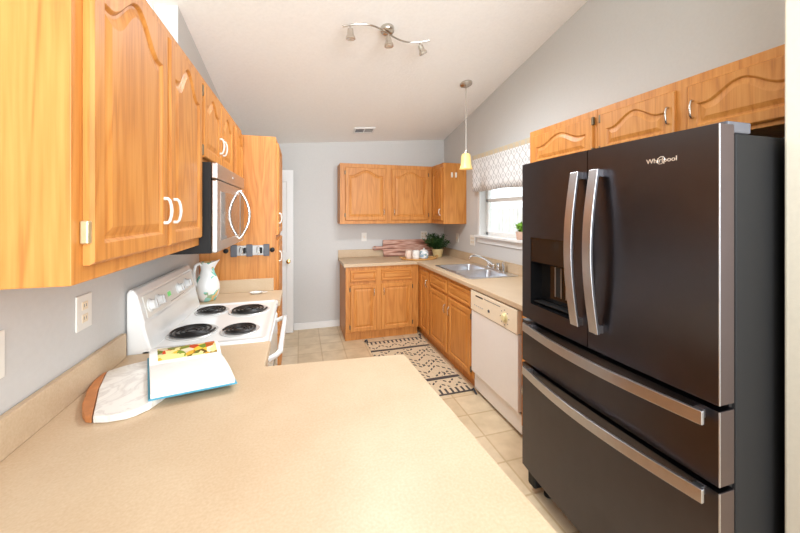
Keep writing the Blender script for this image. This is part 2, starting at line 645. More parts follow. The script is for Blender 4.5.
def ceiling():
    mb = MB()
    x0, x1, y0, y1 = -0.86, 2.45, -2.4, D + 0.12
    b = [(x0, y0), (x1, y0), (x1, y1), (x0, y1)]
    mb.loops([[(x, y, ceil_z(x, y)) for x, y in b], [(x, y, ceil_z(x, y) + 0.1) for x, y in b]])
    struct(mb.build('ceiling', 'ceiling'))


ceiling()


def wall_along_y(name, x0, x1, y0, y1, hole=None, mat='wall', top=None):
    """wall slab between x0..x1; hole = (ya, yb, za, zb); top follows the sloped ceiling"""
    mb = MB()
    xs = (x0, x1)

    def blk(ya, yb, za, zb=None):
        lo = [(x0, ya, za), (x1, ya, za), (x1, yb, za), (x0, yb, za)]
        if zb is None:
            hi = [(x, y, ceil_z(x, y)) for x, y in ((x0, ya), (x1, ya), (x1, yb), (x0, yb))]
        else:
            hi = [(p[0], p[1], zb) for p in lo]
        mb.loops([lo, hi])
    if not hole:
        blk(y0, y1, 0)
    else:
        ya, yb, za, zb = hole
        if ya > y0:
            blk(y0, ya, 0)
        blk(yb, y1, 0)
        blk(ya, yb, 0, za)
        if zb:
            blk(ya, yb, zb)
    return struct(mb.build(name, mat))


wall_along_y('wall_left', XL - 0.125, XL, -2.3, D, hole=(-2.3, 2.34, 2.137, None))
WY0, WY1, WZ0, WZ1 = 2.36, 3.50, 1.25, 2.10
wall_along_y('wall_right', XR, XR + 0.13, 0.66, D, hole=(WY0, WY1, WZ0, WZ1))
mb = MB()
b4 = [(XL - 0.125, D), (XR + 0.13, D), (XR + 0.13, D + 0.12), (XL - 0.125, D + 0.12)]
mb.loops([[(x, y, 0) for x, y in b4], [(x, y, ceil_z(x, y)) for x, y in b4]])
struct(mb.build('wall_far', 'wall'))
mb = MB()
b4 = [(1.432, 0.54), (2.4, 0.54), (2.4, 0.66), (1.432, 0.66)]
mb.loops([[(x, y, 0) for x, y in b4], [(x, y, ceil_z(x, y)) for x, y in b4]])
struct(mb.build('wall_near', 'wall_cream', bevel=0.006))
# pale wall of the room next door, seen through the opening above the left cabinets
struct(MB().box((-2.6, -2.0, 0), (-2.5, 5.0, 3.4)).build('wall_beyond', 'wall_mint'))
struct(MB().box((-0.082, D - 0.012, 0), (0.50, D, 0.085)).build('baseboard_far', 'trim', bevel=0.003))

# the window over the sink
w = struct(bpy.data.objects.new('window_1', None))
COL.objects.link(w)
w.location = (XR, (WY0 + WY1) / 2, WZ0)
mb = MB()
cw = 0.045
mb.box((XR - 0.012, WY0 - cw, WZ0), (XR, WY0, WZ1 + cw)).box((XR - 0.012, WY1, WZ0), (XR, WY1 + cw, WZ1 + cw)).box((XR - 0.012, WY0, WZ1), (XR, WY1, WZ1 + cw))
mb.build('window_casing', 'trim', w, bevel=0.003)
mb = MB()
mb.box((XR - 0.05, WY0 - 0.07, WZ0 - 0.022), (XR + 0.085, WY1 + 0.07, WZ0 + 0.002))
mb.build('window_sill', 'trim', w, bevel=0.004)
MB().box((XR - 0.014, WY0 - 0.05, WZ0 - 0.085), (XR, WY1 + 0.05, WZ0 - 0.022)).build('window_apron', 'trim', w, bevel=0.003)
mb = MB()
for (ya, yb, za, zb) in ((WY0, WY0 + 0.045, WZ0, WZ1), (WY1 - 0.045, WY1, WZ0, WZ1), (WY0, WY1, WZ0, WZ0 + 0.045), (WY0, WY1, WZ1 - 0.045, WZ1), (WY0, WY1, 1.635, 1.675)):
    mb.box((XR + 0.075, ya, za), (XR + 0.115, yb, zb))
mb.build('window_frame', 'trim', w, bevel=0.004)
MB().box((XR + 0.093, WY0 + 0.03, WZ0 + 0.03), (XR + 0.097, WY1 - 0.03, WZ1 - 0.03)).build('window_pane', 'glass', w)

# outside
struct(MB().box((XR + 0.3, -3, -0.35), (9, 12, -0.3)).build('ground', 'ground'))
mb = MB()
y = -1.0
while y < 11:
    mb.box((4.6, y, -0.3), (4.62, y + 0.13, 1.62 + random.uniform(-0.01, 0.01)))
    y += 0.145
mb.box((4.62, -1, 0.2), (4.66, 11, 0.29)).box((4.62, -1, 1.2), (4.66, 11, 1.29))
tag(mb.build('fence', 'fence'), 'pale wooden plank fence standing outside the window', 'fence')

# the open door by the pantry
d1 = struct(bpy.data.objects.new('door_1', None))
COL.objects.link(d1)
d1.location = (-0.40, 4.455, 0.008)
DX0, DX1 = -0.70, -0.088


def panel_slab(mb, P, W, Hh, T, panels, inset=0.012, depth=0.006):
    """slab with recessed panel fields; P(u, v, n)"""
    outer = [(0, 0), (W, 0), (W, Hh), (0, Hh)]
    us = sorted(set([0, W] + [p[0] for p in panels] + [p[1] for p in panels]))
    vs = sorted(set([0, Hh] + [p[2] for p in panels] + [p[3] for p in panels]))

    def q(u0, u1, v0, v1, n):
        mb.face([P(u0, v0, n), P(u1, v0, n), P(u1, v1, n), P(u0, v1, n)])
    for i in range(len(us) - 1):
        for j in range(len(vs) - 1):
            uc, vc = (us[i] + us[i + 1]) / 2, (vs[j] + vs[j + 1]) / 2
            hit = [p for p in panels if p[0] < uc < p[1] and p[2] < vc < p[3]]
            if not hit:
                q(us[i], us[i + 1], vs[j], vs[j + 1], T)
    for (a, b, c, d) in panels:
        def ring(k, n):
            return [P(a + k, c + k, n), P(b - k, c + k, n), P(b - k, d - k, n), P(a + k, d - k, n)]
        mb.loops([ring(0, T), ring(inset, T - depth), ring(inset + 0.03, T - depth), ring(inset + 0.045, T - 0.001)], True, False, True)
    q(0, W, 0, Hh, 0)
    for (a, b) in zip(outer, outer[1:] + outer[:1]):
        mb.face([P(*a, 0), P(*b, 0), P(*b, T), P(*a, T)])


mb = MB()
DW_ = DX1 - DX0
panel_slab(mb, lambda u, v, n: (DX0 + u, 4.47 - n, 0.008 + v), DW_, 2.04, 0.035,
           [(0.08, DW_ / 2 - 0.03, 0.18, 0.86), (DW_ / 2 + 0.03, DW_ - 0.075, 0.18, 0.86), (0.08, DW_ / 2 - 0.03, 1.0, 1.90), (DW_ / 2 + 0.03, DW_ - 0.075, 1.0, 1.90)])
mb.build('door_leaf', 'trim', d1)
mb = MB()
mb.lathe([(0.026, 0), (0.026, 0.006), (0.010, 0.010), (0.010, 0.03), (0.022, 0.036), (0.027, 0.048), (0.022, 0.06), (0.006, 0.064)], (0, 0, 0), 20, 'y')
for v in mb.bm.verts:
    v.co = Vector((v.co.x - 0.146, 4.435 - v.co.y, v.co.z + 0.905))
mb.build('door_knob', 'brass', d1, smooth=True)


# ------------------------------------------------------------------ cabinets
def P_east(x, y, z):
    return lambda u, v, n: (x + n, y + u, z + v)


def P_west(x, y, z):
    return lambda u, v, n: (x - n, y + u, z + v)


def P_south(x, y, z):
    return lambda u, v, n: (x + u, y - n, z + v)


def door_slab(mb, P, W, Hh, T=0.019, arch=0.0, fr=0.055, N=28, raise_=0.034):
    """frame-and-raised-panel door; arch > 0 gives the cathedral top"""
    tb = 0.030 if arch else fr

    def g(t):
        t = min(abs(t) / 0.86, 1.0)
        return 0.5 + 0.5 * math.cos(PI * t)

    def ring(k, n):
        a, b, c = fr + k, W - fr - k, fr + k
        pts = [(a + (b - a) * i / N, c) for i in range(N + 1)]
        for i in range(N, -1, -1):
            t = 2 * i / N - 1
            pts.append((a + (b - a) * i / N, Hh - tb - arch - k + arch * g(t)))
        return [P(u, v, n) for u, v in pts]

    def rect(k, n):
        a, b, c, d = k, W - k, k, Hh - k
        pts = [(a + (b - a) * i / N, c) for i in range(N + 1)] + [(a + (b - a) * i / N, d) for i in range(N, -1, -1)]
        return [P(u, v, n) for u, v in pts]
    R = [rect(0, 0.001), rect(0, T - 0.006), rect(0.006, T), ring(0, T), ring(0.003, T - 0.002), ring(0.008, T - 0.008), ring(0.014, T - 0.008), ring(raise_, T - 0.001), ring(raise_ + 0.004, T - 0.001)]
    vs = [[mb.bm.verts.new(p) for p in l] for l in R]
    n = 2 * N + 2
    for a, b in zip(vs, vs[1:]):
        for i in range(n):
            j = (i + 1) % n
            mb.bm.faces.new((a[i], a[j], b[j], b[i]))
    for l in (vs[0], vs[-1]):
        for i in range(N):
            mb.bm.faces.new((l[i], l[i + 1], l[n - 2 - i], l[n - 1 - i]))


def drawer_slab(mb, P, W, Hh, T=0.019):
    door_slab(mb, P, W, Hh, T, 0.0, 0.020, 4, 0.020)


def pull(P, u, v, T=0.019, horiz=False, ln=0.076, mat='whitemetal', parent=None):
    """D-shaped bow pull"""
    pts = []
    for (s, n) in ((-0.5, 0.0), (-0.5, 0.009), (-0.43, 0.015), (-0.22, 0.019), (0, 0.0205), (0.22, 0.019), (0.43, 0.015), (0.5, 0.009), (0.5, 0.0)):
        a, b = (u + s * ln, v) if horiz else (u, v + s * ln)
        pts.append(P(a, b, T + n))
    mb = MB().tube(pts, [0.0056, 0.0052, 0.0045, 0.0045, 0.005, 0.0045, 0.0045, 0.0052, 0.0056], 10)
    mb.build('handle', mat, parent, smooth=True)


def hinge(P, u, v, T, mat, parent):
    mb = MB()
    a, b = P(u - 0.008, v - 0.024, 0.001), P(u + 0.008, v + 0.024, T + 0.004)
    mb.box([min(a[i], b[i]) for i in range(3)], [max(a[i], b[i]) for i in range(3)])
    mb.build('hinge', mat, parent, bevel=0.003)


def cabinet(name, label, cat, face, org, W, Hh, depth, doors=(), drawers=(), kick=0.0, hollow=False, hmat='whitemetal', hing='hinge_dark', group=None, gap=0.0):
    """face: P_east / P_west / P_south at the lower corner org of the front plane.
    doors: (u0, u1, v0, v1, arch, hinge side or None, (pull u, v) or None)"""
    P = face(*org)
    side = face is not P_south
    grain = 'oak_y' if side else 'oak_x'
    cu, cn = P(W / 2, 0, -depth / 2)[:2], None
    root = thing(name, label, cat, (cu[0], cu[1], org[2]), group)
    mb = MB()

    def bx(u0, u1, v0, v1, n0, n1):
        a, b = P(u0, v0, n0), P(u1, v1, n1)
        mb.box([min(a[i], b[i]) for i in range(3)], [max(a[i], b[i]) for i in range(3)])
    if hollow:
        bx(0, W, kick, Hh, -0.02, 0)
        bx(0, 0.018, kick, Hh, -depth, -0.02)
        bx(W - 0.018, W, kick, Hh, -depth, -0.02)
        bx(0.018, W - 0.018, kick, kick + 0.018, -depth, -0.02)
    else:
        bx(0, W, kick, Hh, -depth, 0)
    if kick:
        bx(0, W, 0, kick, -depth, -0.045)
    mb.build('body', 'oak_z', root, bevel=0.0015)
    for (u0, u1, v0, v1, arch, hs, pl) in doors:
        mb = MB()
        Q = lambda u, v, n, u0=u0, v0=v0: P(u0 + u, v0 + v, n)
        door_slab(mb, Q, u1 - u0, v1 - v0, arch=arch, fr=0.042 if u1 - u0 > 0.22 else 0.030, raise_=0.034 if u1 - u0 > 0.22 else 0.024)
        d = mb.build('door', 'oak_z' if v1 - v0 > 0.35 or not arch else 'oak_z', root)
        if pl:
            pull(P, pl[0], pl[1], parent=d, mat=hmat)
        if hs:
            uu = u0 - 0.003 if hs == 'lo' else u1 + 0.003
            for f in (0.1, 0.9):
                hinge(P, uu, v0 + (v1 - v0) * f, 0.012, hing, d)
    for (u0, u1, v0, v1, pl) in drawers:
        mb = MB()
        Q = lambda u, v, n, u0=u0, v0=v0: P(u0 + u, v0 + v, n)
        drawer_slab(mb, Q, u1 - u0, v1 - v0)
        d = mb.build('drawer_front', grain, root)
        if pl:
            pull(P, pl[0], pl[1], horiz=True, parent=d, mat=hmat)
    return root


G = 0.0015   # hairline between neighbouring units
FX = -0.43   # front plane of the left wall cabinets
up = 1.372
uh = 2.134 - up
# left, nearest
cabinet('wall_cabinet', 'large oak wall cabinet with two tall arched doors nearest the camera on the left wall', 'cabinet', P_east, (FX, 0.812, up), 1.672 - 0.812, uh, FX - XL - 0.002,
        [(0.034, 0.445, 0.035, uh - 0.04, 0.088, 'lo', (0.412, 0.15)), (0.468, 0.842, 0.035, uh - 0.04, 0.088, 'hi', (0.497, 0.15))], hing='hinge_pale')
# over the microwave
sz = 1.743
cabinet('wall_cabinet', 'short oak wall cabinet with two arched doors directly above the microwave', 'cabinet', P_east, (FX, 1.672 + G, sz), 2.43 - 1.674, 2.134 - sz, FX - XL - 0.002,
        [(0.016, 0.335, 0.02, 0.352, 0.055, 'lo', (0.312, 0.125)), (0.358, 0.675, 0.02, 0.352, 0.055, 'hi', (0.385, 0.125))])
cabinet('wall_cabinet', 'narrow oak wall cabinet between the microwave and the tall pantry cabinet', 'cabinet', P_east, (FX, 2.43 + G, up), 2.778 - 2.433, uh, FX - XL - 0.002,
        [(0.03, 0.315, 0.035, uh - 0.04, 0.06, 'hi', (0.06, 0.13))])
# tall pantry
ph = 2.105
cabinet('pantry_cabinet', 'tall oak pantry cabinet with a plain side panel facing the stove', 'cabinet', P_east, (-0.185, 2.78, 0), 0.62, ph, -0.185 - XL - 0.002,
        [(0.035, 0.585, 0.15, 1.30, 0.0, 'hi', (0.065, 1.17)), (0.035, 0.585, 1.34, ph - 0.04, 0.07, 'hi', (0.065, 1.47))], kick=0.1)
# far wall uppers
FYU = 4.225
cabinet('wall_cabinet', 'oak wall cabinet with two arched doors hung on the far wall', 'cabinet', P_south, (0.471, FYU, up), 1.697 - 0.471, uh, D - FYU - 0.002,
        [(0.065, 0.585, 0.045, uh - 0.05, 0.07, 'lo', None), (0.665, 1.17, 0.045, uh - 0.05, 0.07, 'hi', None)])
for o in [o for o in bpy.data.objects if o.name.startswith('door') and o.parent and 'far wall' in str(o.parent.get('label'))]:
    P = P_south(0.471, FYU, up)
    u = 0.555 if o.location.x == o.location.x and min(v.co.x for v in o.data.vertices) < 0 - 0.3 else 0.695
    pull(P, u, 0.15, parent=o, mat='nickel')
cabinet('wall_cabinet', 'oak corner wall cabinet with a plain orange side panel beside the window', 'cabinet', P_west, (1.70, 3.842, up), D - 0.002 - 3.842, uh, XR - 1.70 - 0.002,
        [(0.03, 0.335, 0.045, uh - 0.05, 0.055, 'hi', (0.062, 0.15))])
# over the fridge
oz = 1.842
cabinet('wall_cabinet', 'single door oak wall cabinet between the window valance and the cabinet over the fridge', 'cabinet', P_west, (1.70, 1.592, oz), 2.206 - 1.592, 2.134 - oz, XR - 1.70 - 0.002,
        [(0.025, 0.565, 0.018, 0.248, 0.06, 'lo', None)], hmat='nickel')
cabinet('wall_cabinet', 'oak wall cabinet with two low arched doors directly above the fridge', 'cabinet', P_west, (1.70, 0.664, oz), 1.592 - G - 0.664, 2.134 - oz, XR - 1.70 - 0.002,
        [(0.04, 0.433, 0.018, 0.248, 0.06, 'lo', (0.405, 0.135)), (0.487, 0.895, 0.018, 0.248, 0.06, 'hi', (0.510, 0.135))], hmat='nickel')
# base cabinets, far and right
CH = 0.875
cabinet('base_cabinet', 'oak base cabinet with two drawers over two doors along the far wall', 'cabinet', P_south, (0.503, 3.94, 0), 1.404 - 0.503, CH, D - 3.94 - 0.002,
        [(0.055, 0.365, 0.115, 0.665, 0.0, 'lo', (0.335, 0.57)), (0.425, 0.815, 0.115, 0.665, 0.0, 'hi', (0.455, 0.57))],
        [(0.055, 0.365, 0.70, 0.832, None), (0.425, 0.815, 0.70, 0.832, None)], kick=0.1, hmat='nickel')
RX = 1.410
cabinet('base_cabinet', 'oak corner base cabinet with one narrow door left of the sink cabinet', 'cabinet', P_west, (RX, 3.565, 0), D - 0.002 - 3.565, CH, XR - RX - 0.002,
        [(0.02, 0.29, 0.115, 0.832, 0.0, None, (0.05, 0.70))], kick=0.1, hmat='nickel')
cabinet('base_cabinet', 'oak sink base cabinet with two doors left of the dishwasher', 'cabinet', P_west, (RX, 2.566, 0), 3.563 - 2.566, CH, XR - RX - 0.002,
        [(0.03, 0.475, 0.115, 0.68, 0.0, 'lo', (0.445, 0.55)), (0.515, 0.965, 0.115, 0.68, 0.0, 'hi', (0.545, 0.55))],
        [(0.03, 0.475, 0.705, 0.838, None), (0.515, 0.965, 0.705, 0.838, None)], kick=0.1, hollow=True, hmat='nickel')
cabinet('base_cabinet', 'narrow oak base cabinet squeezed between the dishwasher and the fridge', 'cabinet', P_west, (RX, 1.62, 0), 1.916 - 1.62, CH, XR - RX - 0.002,
        [(0.03, 0.266, 0.115, 0.68, 0.0, None, (0.235, 0.37))], [(0.03, 0.266, 0.705, 0.838, None)], kick=0.1, hmat='nickel')
# left run below the counters
cabinet('base_cabinet', 'narrow oak base cabinet between the stove and the pantry', 'cabinet', P_east, (-0.165, 2.44, 0), 2.778 - 2.44, CH, -0.165 - XL - 0.002,
        [(0.03, 0.308, 0.115, 0.68, 0.0, None, None)], [(0.03, 0.308, 0.705, 0.838, None)], kick=0.1)
cabinet('base_cabinet', 'oak base cabinet on the near side of the stove under the beige counter', 'cabinet', P_east, (-0.165, 1.39, 0), 1.686 - 1.39, CH, -0.165 - XL - 0.002,
        [(0.03, 0.266, 0.115, 0.68, 0.0, None, None)], [(0.03, 0.266, 0.705, 0.838, None)], kick=0.1)
pn = thing('peninsula_cabinet', 'oak peninsula base carrying the wide beige counter in front', 'cabinet', (-0.2, 0.9, 0))
MB().box((XL + 0.002, 0.4, 0.1), (0.27, 1.37, CH)).box((XL + 0.002, 0.45, 0), (0.23, 1.33, 0.1)).build('body', 'oak_z', pn, bevel=0.002)

# ------------------------------------------------------------------ counters
CT = 0.914


def counter(name, label, outer, holes, splash):
    xs = [p[0] for p in outer]
    ys = [p[1] for p in outer]
    root = thing(name, label, 'countertop', (sum(xs) / len(xs), sum(ys) / len(ys), CH + 0.001))
    MB().prism(outer, CH + 0.001, CT, holes).build('worktop', 'laminate', root, bevel=0.006, seg=3)
    mb = MB()
    for a, b in splash:
        mb.box(a, b)
    mb.build('backsplash', 'laminate', root, bevel=0.004)
    return root


counter('countertop', 'wide beige laminate peninsula counter filling the foreground',
        [(XL + 0.002, -0.15), (0.505, -0.15), (0.466, 0.52), (0.456, 0.70), (0.437, 1.10), (0.426, 1.345), (0.418, 1.366), (0.40, 1.374), (-0.134, 1.415), (-0.134, 1.687), (XL + 0.002, 1.687)], [],
        [((XL + 0.002, -0.15, CT), (XL + 0.022, 1.66, 1.016))])
counter('countertop', 'short beige counter between the stove and the pantry cabinet',
        [(XL + 0.002, 2.438), (-0.134, 2.438), (-0.134, 2.778), (XL + 0.002, 2.778)], [],
        [((XL + 0.002, 2.46, CT), (XL + 0.020, 2.76, 1.016)), ((XL + 0.021, 2.758, CT), (-0.2, 2.778, 1.01))])
SX0, SX1, SY0, SY1 = 1.475, 1.905, 2.74, 3.52
counter('countertop', 'beige laminate L shaped counter around the sink under the window',
        [(0.478, 3.912), (1.3755, 3.912), (1.3755, 1.612), (XR - 0.002, 1.612), (XR - 0.002, D - 0.002), (0.478, D - 0.002)],
        [[(SX0, SY0), (SX1, SY0), (SX1, SY1), (SX0, SY1)]],
        [((0.478, D - 0.022, CT), (XR - 0.022, D - 0.002, 1.016)), ((XR - 0.022, 1.612, CT), (XR - 0.002, D - 0.002, 1.016))])

# ------------------------------------------------------------------ sink and faucet
sk = thing('kitchen_sink', 'stainless steel double bowl sink set into the right counter', 'sink', ((SX0 + SX1) / 2, (SY0 + SY1) / 2, CT + 0.0005))
rim = [(SX0 - 0.022, SY0 - 0.022), (SX1 + 0.075, SY0 - 0.022), (SX1 + 0.075, SY1 + 0.022), (SX0 - 0.022, SY1 + 0.022)]
ym = (SY0 + SY1) / 2
bowls = [(SX0 + 0.012, SX1 - 0.012, SY0 + 0.012, ym - 0.018), (SX0 + 0.012, SX1 - 0.012, ym + 0.018, SY1 - 0.012)]


def rrect(a, b, c, d, r, n=5):
    pts = []
    for (cx, cy, a0) in ((b - r, d - r, 0), (a + r, d - r, 90), (a + r, c + r, 180), (b - r, c + r, 270)):
        for i in range(n + 1):
            t = math.radians(a0 + 90 * i / n)
            pts.append((cx + r * math.cos(t), cy + r * math.sin(t)))
    return pts


MB().prism(rrect(rim[0][0], rim[1][0], rim[0][1], rim[2][1], 0.03), CT + 0.0008, CT + 0.006, [rrect(*b, 0.05) for b in bowls]).build('rim', 'sink_steel', sk, bevel=0.002)
for b in bowls:
    L = []
    for k, z in ((0, CT + 0.005), (0.004, CT - 0.02), (0.012, CT - 0.15), (0.03, CT - 0.17), (0.15, CT - 0.175)):
        L.append([(x, y, z) for x, y in rrect(b[0] + k, b[1] - k, b[2] + k, b[3] - k, max(0.012, 0.05 - 0.0 * k))])
    bo = MB().loops(L, True, False, True).build('basin', 'sink_steel', sk, smooth=True)
    MB().lathe([(0.04, 0), (0.042, 0.003), (0.03, 0.004), (0.012, 0.001)], ((b[0] + b[1]) / 2, (b[2] + b[3]) / 2, CT - 0.1745), 20).build('drain', 'chrome', bo, smooth=True)

fc = thing('faucet', 'chrome faucet with a low arched spout behind the double sink', 'faucet', (1.945, 3.11, CT + 0.0065))
fz = CT + 0.0066
mb = MB()
mb.prism(rrect(1.925, 1.968, 2.98, 3.24, 0.02), fz, fz + 0.014)
mb.build('base_plate', 'chrome', fc, bevel=0.003)
mb = MB()
mb.lathe([(0.018, 0.012), (0.018, 0.05), (0.012, 0.058)], (1.946, 3.11, fz), 16)
pts = []
for i in range(15):
    t = i / 14
    pts.append((1.946 - 0.235 * t, 3.11 + 0.05 * t, fz + 0.045 + 0.100 * math.sin(PI * 0.56 * t)))
pts += [(pts[-1][0] - 0.012, pts[-1][1] + 0.002, pts[-1][2] - 0.012), (pts[-1][0] - 0.014, pts[-1][1] + 0.002, pts[-1][2] - 0.03)]
mb.tube(pts, [0.013] * 4 + [0.011] * (len(pts) - 4), 12)
mb.build('spout', 'chrome', fc, smooth=True)
for yy, l in ((3.20, None), (3.02, None)):
    mb = MB().lathe([(0.020, 0.012), (0.022, 0.03), (0.016, 0.05), (0.020, 0.058), (0.021, 0.072), (0.010, 0.078)], (1.946, yy, fz), 14)
    mb.build('tap_knob', 'chrome', fc, smooth=True)
sp = thing('sink_sprayer', 'short chrome sprayer standing at the near end of the faucet', 'sprayer', (1.946, 2.925, fz))
MB().lathe([(0.022, 0.0), (0.022, 0.008), (0.014, 0.012), (0.013, 0.05), (0.018, 0.07), (0.016, 0.10), (0.008, 0.104)], (1.946, 2.925, fz), 14).build('body', 'chrome', sp, smooth=True)

# ------------------------------------------------------------------ dishwasher
dw = thing('dishwasher', 'white built-in dishwasher with a control panel under the right counter', 'dishwasher', (1.7, 2.24, 0))
y0, y1 = 1.920, 2.562
MB().box((1.4220, y0, 0.16), (1.98, y1, 0.868)).box((1.4620, y0 + 0.005, 0.0), (1.95, y1 - 0.005, 0.16)).build('body', 'black', dw)
MB().box((1.3870, y0 + 0.003, 0.182), (1.4220, y1 - 0.003, 0.698)).build('door', 'dw', dw, bevel=0.004)
cp = MB().box((1.3800, y0 + 0.003, 0.702), (1.4220, y1 - 0.003, 0.866)).build('control_panel', 'almond', dw, bevel=0.005)
MB().box((1.3785, y1 - 0.20, 0.828), (1.3810, y1 - 0.09, 0.838)).build('vent_slot', 'black', cp)
MB().box((1.3788, y0 + 0.20, 0.834), (1.3810, y1 - 0.22, 0.838)).build('latch_groove', 'darkgrey', cp)
for k in range(5):
    MB().box((1.3788, 2.36 + k * 0.03, 0.75), (1.3805, 2.378 + k * 0.03, 0.757)).build('button', 'lightgrey', cp)
mb = MB().lathe([(0.011, 0.0), (0.011, -0.006), (0.008, -0.008)], (1.3800, 2.27, 0.762), 14, 'x')
mb.build('latch_button', 'darkgrey', cp, smooth=True)
mb = MB().lathe([(0.036, 0.0), (0.034, -0.004), (0.026, -0.006), (0.024, -0.018), (0.012, -0.020)], (1.3800, 2.065, 0.775), 24, 'x')
mb.build('dial', plain('cream_dial', lin(236, 222, 170), 0.35, noise=0.01), cp, smooth=True)
for k in range(8):
    a = 2 * PI * k / 8
    yc, zc = 2.065 + 0.052 * math.cos(a), 0.775 + 0.052 * math.sin(a)
    MB().box((1.3788, yc - 0.004, zc - 0.003), (1.3805, yc + 0.004, zc + 0.003)).build('dial_mark', 'darkgrey', cp)
MB().box((1.4170, y0 + 0.004, 0.03), (1.4620, y1 - 0.004, 0.158)).build('kick_panel', 'dw', dw, bevel=0.003)

# ------------------------------------------------------------------ fridge
FY0, FY1, FXF = 0.683, 1.597, 1.181
fr = thing('refrigerator', 'large black stainless french door refrigerator on the right', 'refrigerator', (1.6, 1.133, 0))
yc, hw = (FY0 + FY1) / 2, (FY1 - FY0) / 2


def fx(y):
    return FXF - 0.016 * (1 - ((y - yc) / hw) ** 2)


MB().box((1.262, FY0 + 0.004, 0.035), (1.95, FY1 - 0.004, 1.757)).build('body', 'fr_side', fr, bevel=0.006)
MB().box((1.246, FY0 + 0.012, 0.06), (1.264, FY1 - 0.012, 1.75)).build('door_gasket', 'black', fr)


def fridge_front(y0, y1, z0, z1, hole=None, n=12, back=1.246):
    mb = MB()
    ys = [y0 + (y1 - y0) * i / n for i in range(n + 1)]
    zs = [z0, z1]
    if hole:
        ys = sorted(set([round(v, 5) for v in ys if not (abs(v - hole[0]) < 0.012 or abs(v - hole[1]) < 0.012)] + [hole[0], hole[1]]))
        zs = [z0, hole[2], hole[3], z1]
    V = {}

    def v(i, j):
        if (i, j) not in V:
            V[i, j] = mb.bm.verts.new((fx(ys[i]), ys[i], zs[j]))
        return V[i, j]
    for i in range(len(ys) - 1):
        for j in range(len(zs) - 1):
            if hole and hole[0] - 1e-4 <= ys[i] and ys[i + 1] <= hole[1] + 1e-4 and j == 1:
                continue
            mb.bm.faces.new((v(i, j), v(i + 1, j), v(i + 1, j + 1), v(i, j + 1)))
    # sides and back
    mb.face([(back, y0, z0), (back, y1, z0), (back, y1, z1), (back, y0, z1)])
    for z in zs[:1] + zs[-1:]:
        mb.face([(fx(y), y, z) for y in ys] + [(back, y1, z), (back, y0, z)])
    for y in (y0, y1):
        mb.face([(fx(y), y, z) for z in zs] + [(back, y, zs[-1]), (back, y, zs[0])])
    return mb


SPL = 1.140
HB = (1.228, 1.522, 1.032, 1.384)
ld = fridge_front(SPL + 0.002, FY1, 0.945, 1.78, HB).build('door', 'fr', fr)
rd = fridge_front(FY0, SPL - 0.002, 0.945, 1.78).build('door', 'fr', fr)
dr1 = fridge_front(FY0, FY1, 0.705, 0.928).build('drawer_front', 'fr', fr)
dr2 = fridge_front(FY0, FY1, 0.125, 0.688).build('drawer_front', 'fr', fr)
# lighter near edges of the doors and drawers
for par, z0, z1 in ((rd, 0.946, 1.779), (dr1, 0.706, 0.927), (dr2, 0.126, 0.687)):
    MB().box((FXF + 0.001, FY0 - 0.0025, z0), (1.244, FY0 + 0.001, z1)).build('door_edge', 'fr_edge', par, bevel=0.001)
    MB().box((FXF - 0.0008, FY0 - 0.0028, z0), (FXF + 0.004, FY0 + 0.001, z1)).build('edge_highlight', 'fr_handle', par, bevel=0.001)  # bright strip standing in for the highlight along the front corner
# dispenser
a, b, c, d = HB
zc = 1.256
disp = MB()
xi = 1.240


def rect_ring(x, k):
    return [(x, a + k, c + k), (x, b - k, c + k), (x, b - k, zc - k), (x, a + k, zc - k)]


def front_ring():
    return [(fx(a) + 0.0005, a, c), (fx(b) + 0.0005, b, c), (fx(b) + 0.0005, b, zc), (fx(a) + 0.0005, a, zc)]


disp.loops([front_ring(), rect_ring(xi, 0.012)], True, False, True)
do = disp.build('dispenser_recess', 'black_gloss', ld)
MB().box((fx(1.4) + 0.0085, a, zc), (1.243, b, d)).build('dispenser_panel', 'black_gloss', ld, bevel=0.002)
for yy in (1.338, 1.268):
    MB().box((1.192, yy - 0.022, 1.105), (1.198, yy + 0.022, 1.248)).build('dispenser_paddle', 'black', ld, bevel=0.003)
    MB().box((1.190, yy - 0.022, 1.105), (1.1925, yy - 0.017, 1.248)).box((1.190, yy + 0.017, 1.105), (1.1925, yy + 0.022, 1.248)).build('paddle_trim', 'fr_handle', ld)
MB().box((1.185, a + 0.016, 1.047), (1.236, b - 0.016, 1.053)).build('drip_tray', 'black', ld, bevel=0.002)


def ribbon(path, wdir, wid, thk_dirs, thk):
    """flat bar swept along path"""
    L = []
    wv = Vector(wdir) * wid / 2
    for p, t in zip(path, thk_dirs):
        p = Vector(p)
        n = Vector(t).normalized() * thk
        L.append([tuple(p - wv), tuple(p + wv), tuple(p + wv + n), tuple(p - wv + n)])
    return MB().loops(L)


def fridge_handle(par, yc_, z0, z1):
    pts = []
    n = 24
    for i in range(n + 1):
        t = i / n
        s = math.sin(PI * t)
        pts.append((1.128 - 0.036 * s, yc_, z0 + (z1 - z0) * t))
    mb = ribbon(pts, (0, 1, 0), 0.042, [(1, 0, 0)] * (n + 1), 0.013)
    for z in (z0, z1 - 0.03):
        mb.box((1.136, yc_ - 0.013, z), (fx(yc_) + 0.002, yc_ + 0.013, z + 0.03))
    mb.build('handle', 'fr_handle', par, bevel=0.002)


fridge_handle(ld, 1.176, 1.03, 1.69)
fridge_handle(rd, 1.076, 1.03, 1.69)


def drawer_handle(par, zc_):
    pts = []
    n = 32
    for i in range(n + 1):
        t = i / n
        pts.append((1.140 - 0.045 * math.sin(PI * t), 0.702 + (1.545 - 0.702) * t, zc_))
    mb = ribbon(pts, (0, 0, 1), 0.042, [(1, 0, 0)] * (n + 1), 0.012)
    for y in (0.716, 1.505):
        mb.box((1.150, y, zc_ - 0.013), (1.184, y + 0.024, zc_ + 0.013))
    mb.build('handle', 'fr_handle', par, bevel=0.002)


